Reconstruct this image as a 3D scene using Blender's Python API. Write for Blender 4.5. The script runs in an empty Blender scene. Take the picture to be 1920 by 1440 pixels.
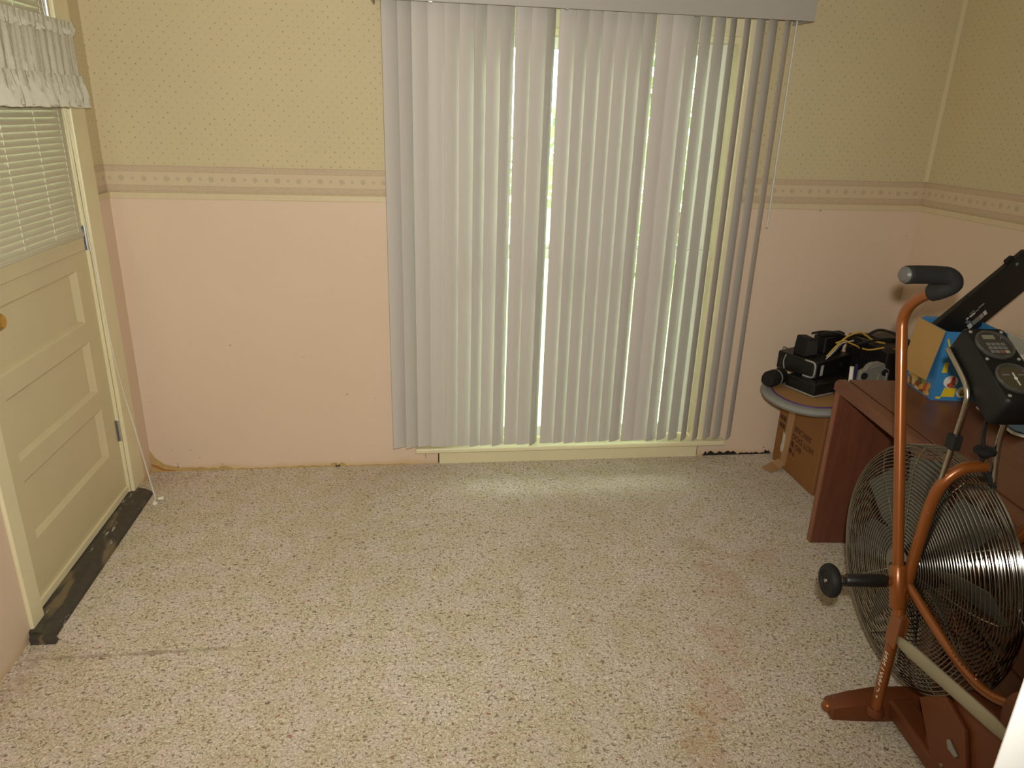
import bpy, bmesh, math, random
from mathutils import Vector, Matrix
random.seed(7)
SC = bpy.context.scene
COL = SC.collection
PI = math.pi

# ------------------------------------------------------------------ camera
CAM = Vector((1.18519, -3.10213, 1.54599))
YAW, PITCH, ROLL, FPX = 0.138803, -0.353695, 0.0322113, 1363.9
_f = Vector((math.sin(YAW)*math.cos(PITCH), math.cos(YAW)*math.cos(PITCH), math.sin(PITCH)))
_r = Vector((math.cos(YAW), -math.sin(YAW), 0)); _u = _r.cross(_f)
_r2 = _r*math.cos(ROLL) + _u*math.sin(ROLL); _u2 = -_r*math.sin(ROLL) + _u*math.cos(ROLL)
cd = bpy.data.cameras.new('camera'); cam = bpy.data.objects.new('camera', cd); COL.objects.link(cam)
cd.sensor_width = 36.0; cd.lens = FPX*36/1920; cd.clip_start = 0.02; cd.clip_end = 100
cam.matrix_world = Matrix(((_r2.x, _u2.x, -_f.x, CAM.x), (_r2.y, _u2.y, -_f.y, CAM.y), (_r2.z, _u2.z, -_f.z, CAM.z), (0, 0, 0, 1)))
SC.camera = cam

# ------------------------------------------------------------------ world, lights, exposure
w = bpy.data.worlds.new('daylight'); SC.world = w; w.use_nodes = True
wn = w.node_tree.nodes['Background']
wn.inputs[0].default_value = (0.90, 1.0, 0.93, 1); wn.inputs[1].default_value = 10.5
SC.view_settings.view_transform = 'Standard'; SC.view_settings.look = 'None'
SC.view_settings.exposure = 0.0; SC.view_settings.gamma = 1.0
SC.view_settings.use_curve_mapping = False
# the camera's own flash, just above the lens
ld = bpy.data.lights.new('camera_flash', 'SPOT'); fl = bpy.data.objects.new('camera_flash', ld); COL.objects.link(fl)
ld.energy = 186; ld.spot_size = math.radians(136); ld.spot_blend = 1.0; ld.shadow_soft_size = 0.02
ld.color = (1.0, 0.965, 0.88)
fl.location = CAM + _u2*0.085 + _r2*0.03
aim = (_f + _r2*-0.20 + _u2*0.22).normalized()
fl.rotation_euler = aim.to_track_quat('-Z', 'Y').to_euler()

# ------------------------------------------------------------------ room constants
W = 3.46; H = 2.44; YF = -3.42
# ------------------------------------------------------------------ material helpers
def new_mat(name):
    m = bpy.data.materials.new(name); m.use_nodes = True
    nt = m.node_tree; b = nt.nodes['Principled BSDF']
    return m, nt, b
def N(nt, t, **kw):
    n = nt.nodes.new(t)
    for k, v in kw.items(): setattr(n, k, v)
    return n
def Mth(nt, op, a, b=None, c=None, clamp=False):
    n = nt.nodes.new('ShaderNodeMath'); n.operation = op; n.use_clamp = clamp
    for i, v in enumerate((a, b, c)):
        if v is None: continue
        if isinstance(v, (int, float)): n.inputs[i].default_value = v
        else: nt.links.new(v, n.inputs[i])
    return n.outputs[0]
def Mix(nt, fac, a, b):
    n = nt.nodes.new('ShaderNodeMix'); n.data_type = 'RGBA'
    for idx, v in ((0, fac), (6, a), (7, b)):
        if isinstance(v, (int, float)): n.inputs[idx].default_value = v
        elif isinstance(v, tuple): n.inputs[idx].default_value = (*v, 1) if len(v) == 3 else v
        else: nt.links.new(v, n.inputs[idx])
    return n.outputs[2]
def SS(nt, v, lo, hi):
    n = nt.nodes.new('ShaderNodeMapRange'); n.interpolation_type = 'SMOOTHSTEP'
    nt.links.new(v, n.inputs[0]); n.inputs[1].default_value = lo; n.inputs[2].default_value = hi
    return n.outputs[0]
def noise(nt, co, scale, detail=2, rough=.5):
    n = nt.nodes.new('ShaderNodeTexNoise'); n.inputs['Scale'].default_value = scale
    n.inputs['Detail'].default_value = detail; n.inputs['Roughness'].default_value = rough
    if co is not None: nt.links.new(co, n.inputs['Vector'])
    return n.outputs[0]
def bump(nt, b, h, strength=.2, dist=.002):
    n = nt.nodes.new('ShaderNodeBump'); n.inputs['Strength'].default_value = strength; n.inputs['Distance'].default_value = dist
    nt.links.new(h, n.inputs['Height']); nt.links.new(n.outputs[0], b.inputs['Normal'])
def pos(nt): return nt.nodes.new('ShaderNodeNewGeometry').outputs['Position']
def objco(nt): return nt.nodes.new('ShaderNodeTexCoord').outputs['Object']
def scaled(nt, co, s):
    n = nt.nodes.new('ShaderNodeVectorMath'); n.operation = 'MULTIPLY'; nt.links.new(co, n.inputs[0]); n.inputs[1].default_value = s
    return n.outputs[0]

def plain(name, col, rough=.5, metal=0., var=.12, nscale=30., spec=.5, bmp=0., coat=0.):
    m, nt, b = new_mat(name)
    co = objco(nt); n = noise(nt, co, nscale, 3)
    d = tuple(c*(1-var) for c in col); l = tuple(min(1, c*(1+var)) for c in col)
    nt.links.new(Mix(nt, n, d, l), b.inputs['Base Color'])
    b.inputs['Roughness'].default_value = rough; b.inputs['Metallic'].default_value = metal
    b.inputs['Specular IOR Level'].default_value = spec
    b.inputs['Coat Weight'].default_value = coat
    if bmp: bump(nt, b, noise(nt, co, nscale*8, 3), bmp, .001)
    return m

def mat_wallpaper():
    m, nt, b = new_mat('wallpaper_dots')
    sp = N(nt, 'ShaderNodeSeparateXYZ'); nt.links.new(pos(nt), sp.inputs[0])
    u = Mth(nt, 'ADD', sp.outputs[0], sp.outputs[1]); v = sp.outputs[2]
    U, V = .0373, .0186
    vs = Mth(nt, 'DIVIDE', v, V); row = Mth(nt, 'FLOOR', vs)
    off = Mth(nt, 'MULTIPLY', Mth(nt, 'MODULO', row, 2), .5)
    us = Mth(nt, 'ADD', Mth(nt, 'ADD', Mth(nt, 'DIVIDE', u, U), off), 200)
    fu = Mth(nt, 'MULTIPLY', Mth(nt, 'SUBTRACT', Mth(nt, 'FRACT', us), .5), U)
    fv = Mth(nt, 'MULTIPLY', Mth(nt, 'SUBTRACT', Mth(nt, 'FRACT', vs), .5), V)
    dist = Mth(nt, 'SQRT', Mth(nt, 'ADD', Mth(nt, 'POWER', Mth(nt, 'ABSOLUTE', fu), 2), Mth(nt, 'POWER', Mth(nt, 'ABSOLUTE', fv), 2)))
    wob = Mth(nt, 'MULTIPLY', noise(nt, pos(nt), 420, 1), .0022)
    mask = SS(nt, Mth(nt, 'ADD', dist, wob), .0052, .0026)
    cell = N(nt, 'ShaderNodeCombineXYZ'); nt.links.new(Mth(nt, 'FLOOR', us), cell.inputs[0]); nt.links.new(row, cell.inputs[1])
    wnz = N(nt, 'ShaderNodeTexWhiteNoise', noise_dimensions='2D'); nt.links.new(cell.outputs[0], wnz.inputs[0])
    inten = Mth(nt, 'MULTIPLY', mask, Mth(nt, 'ADD', Mth(nt, 'MULTIPLY', wnz.outputs[0], .6), .12))
    dotc = Mix(nt, Mth(nt, 'GREATER_THAN', Mth(nt, 'FRACT', Mth(nt, 'MULTIPLY', wnz.outputs[0], 7)), .5), (.30, .17, .10), (.24, .24, .12))
    base = Mix(nt, noise(nt, pos(nt), 2.2, 3), (.59, .50, .305), (.645, .55, .345))
    nt.links.new(Mix(nt, inten, base, dotc), b.inputs['Base Color'])
    b.inputs['Roughness'].default_value = .6; b.inputs['Specular IOR Level'].default_value = .25
    bump(nt, b, noise(nt, pos(nt), 60, 3), .12, .002)
    return m
def mat_border(z0):
    m, nt, b = new_mat('wallpaper_border')
    sp = N(nt, 'ShaderNodeSeparateXYZ'); nt.links.new(pos(nt), sp.inputs[0])
    u = Mth(nt, 'ADD', Mth(nt, 'ADD', sp.outputs[0], sp.outputs[1]), 20); v = Mth(nt, 'SUBTRACT', sp.outputs[2], z0)
    # mirrored bands: distance from the middle line
    d = Mth(nt, 'ABSOLUTE', Mth(nt, 'SUBTRACT', v, .05))
    band = SS(nt, d, .0255, .0265)
    line = Mth(nt, 'MAXIMUM', SS(nt, Mth(nt, 'ABSOLUTE', Mth(nt, 'SUBTRACT', d, .026)), .0016, .0006), SS(nt, Mth(nt, 'ABSOLUTE', Mth(nt, 'SUBTRACT', d, .047)), .0016, .0006))
    orn = SS(nt, noise(nt, scaled(nt, pos(nt), (1, 1, 1.2)), 150, 2), .52, .60)
    fu = Mth(nt, 'SUBTRACT', Mth(nt, 'FRACT', Mth(nt, 'DIVIDE', u, .042)), .5)
    big = Mth(nt, 'ADD', Mth(nt, 'MULTIPLY', Mth(nt, 'MODULO', Mth(nt, 'FLOOR', Mth(nt, 'DIVIDE', u, .042)), 2), .004), .0065)
    dd = Mth(nt, 'SQRT', Mth(nt, 'ADD', Mth(nt, 'POWER', Mth(nt, 'ABSOLUTE', Mth(nt, 'MULTIPLY', fu, .042)), 2), Mth(nt, 'POWER', d, 2)))
    dd = Mth(nt, 'ADD', dd, Mth(nt, 'MULTIPLY', Mth(nt, 'SUBTRACT', noise(nt, pos(nt), 260, 1), .5), .014))
    motif = Mth(nt, 'LESS_THAN', dd, big)
    base = Mix(nt, band, (.64, .515, .355), (.575, .445, .305))
    c = Mix(nt, Mth(nt, 'MULTIPLY', band, Mth(nt, 'MULTIPLY', orn, .6)), base, (.46, .38, .27))
    c = Mix(nt, Mth(nt, 'MULTIPLY', motif, .55), c, (.42, .35, .24))
    c = Mix(nt, Mth(nt, 'MULTIPLY', line, .5), c, (.45, .31, .22))
    nt.links.new(c, b.inputs['Base Color']); b.inputs['Roughness'].default_value = .6; b.inputs['Specular IOR Level'].default_value = .25
    return m
def mat_pink():
    m, nt, b = new_mat('pink_wainscot_paint')
    p = pos(nt)
    sp = N(nt, 'ShaderNodeSeparateXYZ'); nt.links.new(p, sp.inputs[0])
    big = noise(nt, p, 1.6, 4)
    c = Mix(nt, big, (.70, .54, .405), (.755, .595, .455))
    sc = SS(nt, noise(nt, scaled(nt, p, (1, 1, .3)), 26, 4), .70, .80)
    c = Mix(nt, Mth(nt, 'MULTIPLY', sc, .25), c, (.55, .40, .28))
    sp2 = SS(nt, noise(nt, p, 55, 1), .80, .83)
    c = Mix(nt, Mth(nt, 'MULTIPLY', sp2, .8), c, (.30, .19, .12))
    # damp yellow staining creeping up from the carpet, uneven
    st = Mth(nt, 'ADD', sp.outputs[2], Mth(nt, 'MULTIPLY', noise(nt, scaled(nt, p, (5, 5, 1)), 1.0, 4), -.07))
    c = Mix(nt, Mth(nt, 'MULTIPLY', SS(nt, st, .0, -.035), .55), c, (.60, .40, .16))
    nt.links.new(c, b.inputs['Base Color']); b.inputs['Roughness'].default_value = .45; b.inputs['Specular IOR Level'].default_value = .3
    bump(nt, b, noise(nt, scaled(nt, p, (60, 60, 4)), 1.5, 2), .10, .002)
    return m
def mat_carpet():
    m, nt, b = new_mat('speckled_carpet')
    p = pos(nt)
    wv = N(nt, 'ShaderNodeVectorMath'); wv.operation = 'ADD'
    nz = N(nt, 'ShaderNodeTexNoise'); nz.inputs['Scale'].default_value = 60; nt.links.new(p, nz.inputs['Vector'])
    nt.links.new(p, wv.inputs[0]); nt.links.new(scaled(nt, nz.outputs[1], (.02, .02, 0)), wv.inputs[1]); q = wv.outputs[0]
    fine = noise(nt, q, 175, 3, .65); mid = noise(nt, q, 80, 3, .6); big = noise(nt, p, 1.5, 4)
    fc = SS(nt, fine, .30, .70)
    base = Mix(nt, fc, (.38, .315, .20), (.90, .80, .61))
    c = Mix(nt, SS(nt, noise(nt, q, 11, 4), .40, .60), base, Mix(nt, fc, (.45, .37, .295), (.93, .82, .70)))
    dk = SS(nt, noise(nt, q, 98, 2, .6), .59, .64)
    c = Mix(nt, Mth(nt, 'MULTIPLY', dk, .78), c, (.19, .135, .065))
    dk2 = SS(nt, noise(nt, scaled(nt, q, (1, 1.7, 1)), 64, 1), .645, .68)
    c = Mix(nt, Mth(nt, 'MULTIPLY', dk2, .8), c, (.135, .10, .065))
    rd = SS(nt, noise(nt, q, 70, 1), .685, .715)
    c = Mix(nt, Mth(nt, 'MULTIPLY', rd, .8), c, (.38, .14, .075))
    lt = SS(nt, noise(nt, q, 140, 1), .66, .72)
    c = Mix(nt, Mth(nt, 'MULTIPLY', lt, .5), c, (.92, .82, .66))
    c = Mix(nt, Mth(nt, 'MULTIPLY', SS(nt, big, .42, .72), .22), c, (.42, .32, .17))
    # wear and spills of their own shape, plus one crease darkened in colour
    sp = N(nt, 'ShaderNodeSeparateXYZ'); nt.links.new(p, sp.inputs[0])
    jit = noise(nt, p, 9, 5, .65); frag = Mth(nt, 'ADD', Mth(nt, 'MULTIPLY', SS(nt, noise(nt, q, 48, 4, .7), .40, .66), .6), .3)
    def spot(x, y, rx, ry, col, k, fr=True):
        nonlocal c
        a = Mth(nt, 'POWER', Mth(nt, 'ABSOLUTE', Mth(nt, 'DIVIDE', Mth(nt, 'SUBTRACT', sp.outputs[0], x), rx)), 2)
        e = Mth(nt, 'POWER', Mth(nt, 'ABSOLUTE', Mth(nt, 'DIVIDE', Mth(nt, 'SUBTRACT', sp.outputs[1], y), ry)), 2)
        r = Mth(nt, 'ADD', Mth(nt, 'ADD', a, e), Mth(nt, 'MULTIPLY', Mth(nt, 'SUBTRACT', jit, .5), 5.5))
        c = Mix(nt, Mth(nt, 'MULTIPLY', Mth(nt, 'MULTIPLY', SS(nt, r, 1.2, -.2), frag if fr else 1.0), k), c, col)
    rust = (.50, .24, .12)
    spot(2.26, -.98, .12, .22, rust, .50); spot(2.15, -1.34, .07, .20, rust, .58)
    spot(2.02, -1.52, .10, .16, rust, .55); spot(1.92, -1.74, .07, .20, (.48, .28, .12), .65)
    spot(2.45, -.88, .12, .07, rust, .5); spot(1.52, -1.02, .018, .045, (.20, .15, .09), .6)
    spot(2.22, -.77, .08, .06, (.36, .27, .16), .3); spot(.36, -1.215, .36, .011, (.22, .16, .09), .55, False)  # the long thin streak paints the dark line of a carpet crease
    spot(.10, -.06, .16, .10, (.36, .20, .13), .5); spot(.06, -1.20, .10, .10, (.30, .22, .14), .45)
    spot(.02, -1.5, .10, .35, (.36, .24, .15), .5)
    nt.links.new(c, b.inputs['Base Color'])
    b.inputs['Roughness'].default_value = .95; b.inputs['Specular IOR Level'].default_value = .1
    b.inputs['Sheen Weight'].default_value = .15
    h = Mth(nt, 'ADD', Mth(nt, 'MULTIPLY', fine, .6), mid)
    bump(nt, b, h, .85, .006)
    return m
def mat_wood(name, a, bcol, axis=(1, 14, 14), rough=.35, scale=3.0, spec=.4):
    m, nt, b = new_mat(name); co = scaled(nt, objco(nt), axis)
    n = noise(nt, co, scale, 5, .6); n2 = noise(nt, co, scale*7, 3, .6)
    k = Mth(nt, 'ADD', Mth(nt, 'MULTIPLY', n, .7), Mth(nt, 'MULTIPLY', n2, .3))
    nt.links.new(Mix(nt, SS(nt, k, .3, .7), a, bcol), b.inputs['Base Color'])
    b.inputs['Roughness'].default_value = rough; b.inputs['Specular IOR Level'].default_value = spec
    return m
def mat_slat():
    m, nt, b = new_mat('blind_vinyl')
    nt.links.new(Mix(nt, noise(nt, scaled(nt, objco(nt), (40, 40, 2)), 3, 2), (.575, .535, .485), (.625, .585, .535)), b.inputs['Base Color'])
    b.inputs['Roughness'].default_value = .5; b.inputs['Specular IOR Level'].default_value = .3
    tr = N(nt, 'ShaderNodeBsdfTranslucent'); tr.inputs[0].default_value = (.60, .66, .58, 1)
    mx = N(nt, 'ShaderNodeMixShader'); mx.inputs[0].default_value = .05
    out = nt.nodes['Material Output']
    nt.links.new(b.outputs[0], mx.inputs[1]); nt.links.new(tr.outputs[0], mx.inputs[2]); nt.links.new(mx.outputs[0], out.inputs[0])
    return m
def mat_cloth():
    m, nt, b = new_mat('white_curtain_cotton')
    n = noise(nt, objco(nt), 90, 3)
    nt.links.new(Mix(nt, n, (.52, .485, .385), (.62, .585, .47)), b.inputs['Base Color']); b.inputs['Roughness'].default_value = .9
    b.inputs['Specular IOR Level'].default_value = .1
    bump(nt, b, noise(nt, objco(nt), 160, 3), .5, .003)
    return m
def mat_glass():
    m, nt, b = new_mat('window_glass')
    b.inputs['Base Color'].default_value = (.93, .97, .95, 1); b.inputs['Roughness'].default_value = .01
    b.inputs['IOR'].default_value = 1.45
    out = nt.nodes['Material Output']
    t = N(nt, 'ShaderNodeBsdfTransparent'); t.inputs[0].default_value = (.93, .97, .94, 1)
    g = N(nt, 'ShaderNodeBsdfGlossy'); g.inputs['Roughness'].default_value = .02
    fr = N(nt, 'ShaderNodeFresnel'); mx = N(nt, 'ShaderNodeMixShader')
    nt.links.new(fr.outputs[0], mx.inputs[0]); nt.links.new(t.outputs[0], mx.inputs[1]); nt.links.new(g.outputs[0], mx.inputs[2])
    nt.links.new(mx.outputs[0], out.inputs[0]); nt.nodes.remove(b)
    return m
def mat_threshold():
    m, nt, b = new_mat('worn_threshold_paint')
    p = pos(nt); n = noise(nt, scaled(nt, p, (30, 5, 10)), 2.0, 4, .65)
    c = Mix(nt, noise(nt, p, 40, 3), (.030, .026, .020), (.075, .065, .045))
    c = Mix(nt, SS(nt, n, .63, .70), c, (.42, .40, .34))
    c = Mix(nt, SS(nt, noise(nt, scaled(nt, p, (12, 3, 5)), 1.3, 3), .56, .66), c, (.17, .13, .07))
    nt.links.new(c, b.inputs['Base Color']); b.inputs['Roughness'].default_value = .55
    return m
def mat_cardboard(name, a, bcol):
    m, nt, b = new_mat(name); co = objco(nt)
    n = noise(nt, scaled(nt, co, (3, 3, 60)), 1.5, 3); n2 = noise(nt, co, 5, 4)
    nt.links.new(Mix(nt, Mth(nt, 'ADD', Mth(nt, 'MULTIPLY', n, .4), Mth(nt, 'MULTIPLY', n2, .6)), a, bcol), b.inputs['Base Color'])
    b.inputs['Roughness'].default_value = .75; b.inputs['Specular IOR Level'].default_value = .2
    return m

M = dict(
    wallpaper=mat_wallpaper(), border=mat_border(1.222), pink=mat_pink(), carpet=mat_carpet(),
    ceiling=plain('ceiling_paint', (.72, .68, .58), .9),
    rail=plain('cream_rail_paint', (.66, .545, .35), .45, var=.06),
    cream=plain('cream_trim_paint', (.78, .70, .46), .4, var=.06, nscale=8),
    door=plain('cream_door_paint', (.63, .545, .335), .4, var=.07, nscale=5, bmp=.05),
    sash=plain('white_sash_paint', (.80, .80, .72), .4, var=.04),
    slat=mat_slat(), cloth=mat_cloth(), glass=mat_glass(), threshold=mat_threshold(),
    valance=plain('blind_valance_vinyl', (.425, .40, .37), .45, var=.03, nscale=4),
    miniblind=plain('mini_blind_enamel', (.53, .49, .36), .4, var=.03),
    string=plain('white_string', (.80, .77, .65), .8),
    brass=plain('brass', (.62, .42, .12), .25, 1.0),
    steel=plain('hinge_steel', (.55, .55, .58), .3, 1.0),
    wire=plain('chromed_wire', (.27, .255, .225), .135, 1.0, var=.12, nscale=12),
    chrome=plain('dull_chrome', (.44, .41, .35), .24, 1.0, var=.15, nscale=40),
    copper=plain('copper_paint', (.265, .078, .0145), .30, .35, var=.10, nscale=6, coat=.5),
    coppermatte=plain('brown_frame_paint', (.17, .050, .016), .42, .2, var=.12, nscale=6),
    foam=plain('black_foam_grip', (.019, .019, .0175), .8, bmp=.2, spec=.25),
    black=plain('black_plastic', (.0085, .008, .0075), .42, var=.2),
    blackmatte=plain('black_rubber', (.0115, .011, .0105), .65, var=.2, spec=.3),
    darkpanel=plain('console_black_plastic', (.0095, .009, .0085), .5, var=.2, bmp=.1, spec=.3),
    linkbar=plain('aged_link_enamel', (.30, .265, .17), .5, var=.12, nscale=15),
    blade=plain('fan_blade_metal', (.115, .12, .10), .45, .5),
    deskwood=mat_wood('desk_veneer', (.135, .049, .0215), (.18, .070, .032), (14, 1.2, 14)),
    deskside=mat_wood('desk_side_veneer', (.118, .040, .0215), (.165, .058, .031), (14, 14, 1.2)),
    deskedge=plain('desk_edge_band', (.25, .095, .05), .4, var=.08),
    cardboard=mat_cardboard('brown_cardboard', (.235, .103, .035), (.295, .137, .050)),
    cardin=mat_cardboard('raw_cardboard', (.42, .25, .085), (.50, .31, .115)),
    tape=plain('packing_tape', (.40, .225, .10), .3, var=.05),
    ink=plain('brown_print_ink', (.065, .022, .010), .7),
    greytray=plain('grey_foam_rim', (.27, .28, .26), .6, var=.08, nscale=20, bmp=.1),
    purple=plain('purple_piping', (.10, .035, .16), .6),
    traytop=plain('tan_tray_top', (.40, .22, .085), .5, var=.06),
    silver=plain('silver_plastic', (.45, .45, .43), .35, .5),
    white=plain('white_plastic', (.80, .78, .72), .4, var=.03),
    offwhite=plain('off_white_sticker', (.55, .55, .47), .5),
    bracket=plain('grey_cast_metal', (.27, .26, .22), .45, .3, var=.15),
    blue=plain('printed_blue_card', (.05, .23, .50), .35, var=.08, nscale=10),
    yellow=plain('printed_yellow', (.78, .56, .03), .4),
    red=plain('printed_red', (.62, .07, .05), .4),
    photoprint=None,
    yellowcable=plain('yellow_cable', (.55, .33, .05), .5),
    purplecloth=plain('dark_navy_plastic', (.03, .025, .09), .5),
    whitedoor=plain('white_gloss_paint', (.92, .92, .90), .35, var=.02),
    rot=plain('black_rot', (.016, .013, .010), .9, var=.5, nscale=80),
    stain=plain('stained_plaster', (.50, .34, .13), .8, var=.25, nscale=25),
    lcd=plain('calculator_face', (.045, .042, .034), .3),
    key=plain('grey_key', (.14, .135, .12), .5),
    dial=plain('brown_dial_face', (.065, .052, .030), .35),
    lens=plain('clear_gauge_rim', (.07, .068, .058), .10, .2),
    grass=plain('lawn_green', (.36, .46, .22), .9, var=.4, nscale=6),
    leaf=plain('shrub_leaf', (.36, .44, .22), .7, var=.5, nscale=3),
    decal=plain('white_decal', (.80, .74, .62), .6),
    hall=plain('hall_block_paint', (.45, .40, .30), .8),
)
def mat_foodprint():
    m, nt, b = new_mat('colour_photo_print'); co = objco(nt)
    v = N(nt, 'ShaderNodeTexVoronoi'); v.inputs['Scale'].default_value = 55; nt.links.new(co, v.inputs['Vector'])
    rr = N(nt, 'ShaderNodeValToRGB'); nt.links.new(N(nt, 'ShaderNodeSeparateXYZ').outputs[0], rr.inputs[0])
    s = N(nt, 'ShaderNodeSeparateXYZ'); nt.links.new(v.outputs['Color'], s.inputs[0]); nt.links.new(s.outputs[0], rr.inputs[0])
    rr.color_ramp.interpolation = 'CONSTANT'
    e = rr.color_ramp.elements; e[0].color = (.16, .07, .03, 1); e[1].position = .3; e[1].color = (.45, .08, .04, 1)
    for p_, c_ in ((.5, (.18, .28, .06, 1)), (.7, (.55, .40, .22, 1)), (.85, (.55, .3, .05, 1))):
        x = e.new(p_); x.color = c_
    nt.links.new(rr.outputs[0], b.inputs['Base Color']); b.inputs['Roughness'].default_value = .4
    return m
M['photoprint'] = mat_foodprint()

# ------------------------------------------------------------------ mesh builder
class MB:
    def __init__(s): s.v = []; s.f = []
    def add(s, vs, fs):
        o = len(s.v); s.v += [Vector(v) for v in vs]; s.f += [tuple(i+o for i in f) for f in fs]; return s
    def box(s, x0, x1, y0, y1, z0, z1):
        vs = [(x, y, z) for z in (z0, z1) for y in (y0, y1) for x in (x0, x1)]
        return s.add(vs, [(0, 2, 3, 1), (4, 5, 7, 6), (0, 1, 5, 4), (2, 6, 7, 3), (0, 4, 6, 2), (1, 3, 7, 5)])
    def rbox(s, x0, x1, y0, y1, z0, z1, r=.005, seg=3, rz=None):
        """box with rounded vertical edges and chamfered top and bottom"""
        rz = r*.5 if rz is None else rz
        def ring(i):
            pts = []
            for cx, cy, a0 in ((x1-r, y1-r, 0), (x0+r, y1-r, PI/2), (x0+r, y0+r, PI), (x1-r, y0+r, 1.5*PI)):
                for k in range(seg+1):
                    a = a0+PI/2*k/seg; pts.append((cx+(r-i)*math.cos(a), cy+(r-i)*math.sin(a)))
            return pts
        n = 4*(seg+1); vs = []
        for z, i in ((z0, rz), (z0+rz, 0), (z1-rz, 0), (z1, rz)): vs += [(x, y, z) for x, y in ring(i)]
        fs = [tuple(range(n-1, -1, -1)), tuple(range(3*n, 4*n))]
        for k in range(3):
            for j in range(n): fs.append((k*n+j, k*n+(j+1) % n, (k+1)*n+(j+1) % n, (k+1)*n+j))
        return s.add(vs, fs)
    def tube(s, pts, r, seg=10, caps=True, sx=1., closed=False):
        pts = [Vector(p) for p in pts]; n = len(pts)
        rs = r if isinstance(r, (list, tuple)) else [r]*n
        up = None; vs = []
        for i, p in enumerate(pts):
            if closed: t = pts[(i+1) % n]-pts[i-1]
            else: t = pts[min(i+1, n-1)]-pts[max(i-1, 0)]
            t.normalize()
            if up is None:
                up = Vector((0, 0, 1)) if abs(t.z) < .9 else Vector((1, 0, 0))
            a = t.cross(up); a.normalize(); c = a.cross(t); c.normalize(); up = c
            for k in range(seg):
                an = 2*PI*k/seg; vs.append(p+(a*math.cos(an)*sx+c*math.sin(an))*rs[i])
        fs = []
        for i in range(n if closed else n-1):
            j = (i+1) % n
            for k in range(seg): fs.append((i*seg+k, i*seg+(k+1) % seg, j*seg+(k+1) % seg, j*seg+k))
        if caps and not closed: fs += [tuple(range(seg-1, -1, -1)), tuple(range((n-1)*seg, n*seg))]
        return s.add(vs, fs)
    def prism(s, poly, axis, a0, a1):
        """poly: 2D points in the other two axes (cyclic order), extruded along axis"""
        n = len(poly)
        def P(q, a):
            if axis == 'x': return (a, q[0], q[1])
            if axis == 'y': return (q[0], a, q[1])
            return (q[0], q[1], a)
        vs = [P(q, a0) for q in poly]+[P(q, a1) for q in poly]
        fs = [tuple(range(n-1, -1, -1)), tuple(range(n, 2*n))]+[(i, (i+1) % n, n+(i+1) % n, n+i) for i in range(n)]
        return s.add(vs, fs)
    def lathe(s, prof, origin, axis, seg=20):
        """prof: (radius, along) list"""
        o = Vector(origin); ax = Vector(axis).normalized()
        h = Vector((0, 0, 1)) if abs(ax.z) < .9 else Vector((1, 0, 0))
        a = ax.cross(h).normalized(); c = ax.cross(a)
        vs = []; fs = []
        for r, t in prof:
            for k in range(seg):
                an = 2*PI*k/seg; vs.append(o+ax*t+(a*math.cos(an)+c*math.sin(an))*max(r, 1e-4))
        for i in range(len(prof)-1):
            for k in range(seg): fs.append((i*seg+k, i*seg+(k+1) % seg, (i+1)*seg+(k+1) % seg, (i+1)*seg+k))
        fs += [tuple(range(seg-1, -1, -1)), tuple(range((len(prof)-1)*seg, len(prof)*seg))]
        return s.add(vs, fs)
    def xf(s, m):
        s.v = [m @ v for v in s.v]; return s
    def mesh(s, name, mat, smooth=False):
        me = bpy.data.meshes.new(name); me.from_pydata([tuple(v) for v in s.v], [], s.f)
        bm = bmesh.new(); bm.from_mesh(me); bmesh.ops.recalc_face_normals(bm, faces=bm.faces); bm.to_mesh(me); bm.free()
        me.materials.append(mat)
        if smooth:
            for p in me.polygons: p.use_smooth = True
            try: me.set_sharp_from_angle(angle=math.radians(smooth if smooth is not True else 40))
            except Exception: pass
        return me
    def build(s, name, mat, parent=None, smooth=False, bevel=0.):
        me = s.mesh(name, mat, smooth)
        o = bpy.data.objects.new(name, me); COL.objects.link(o)
        if parent is not None: o.parent = parent
        if bevel:
            md = o.modifiers.new('bevel', 'BEVEL'); md.width = bevel; md.segments = 2; md.limit_method = 'ANGLE'; md.angle_limit = math.radians(40)
        return o
def tag(o, label=None, cat=None, group=None, kind=None):
    if label: o['label'] = label
    if cat: o['category'] = cat
    if group: o['group'] = group
    if kind: o['kind'] = kind
    return o
def thing(name, loc=(0, 0, 0), rz=0., label=None, cat=None, group=None, kind=None):
    o = bpy.data.objects.new(name, None); COL.objects.link(o); o.empty_display_size = .05
    o.location = loc; o.rotation_euler = (0, 0, rz)
    return tag(o, label, cat, group, kind)
def arc(c, r, a0, a1, n):
    return [(c[0]+r*math.cos(a0+(a1-a0)*i/n), c[1]+r*math.sin(a0+(a1-a0)*i/n)) for i in range(n+1)]
def smoothpath(pts, n=6):
    P = [Vector(p) for p in pts]; out = []
    for i in range(len(P)-1):
        p0 = P[max(i-1, 0)]; p1 = P[i]; p2 = P[i+1]; p3 = P[min(i+2, len(P)-1)]
        for k in range(n):
            t = k/n; out.append(.5*((2*p1)+(p2-p0)*t+(2*p0-5*p1+4*p2-p3)*t*t+(3*p1-p0-3*p2+p3)*t**3))
    out.append(P[-1]); return out
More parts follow.
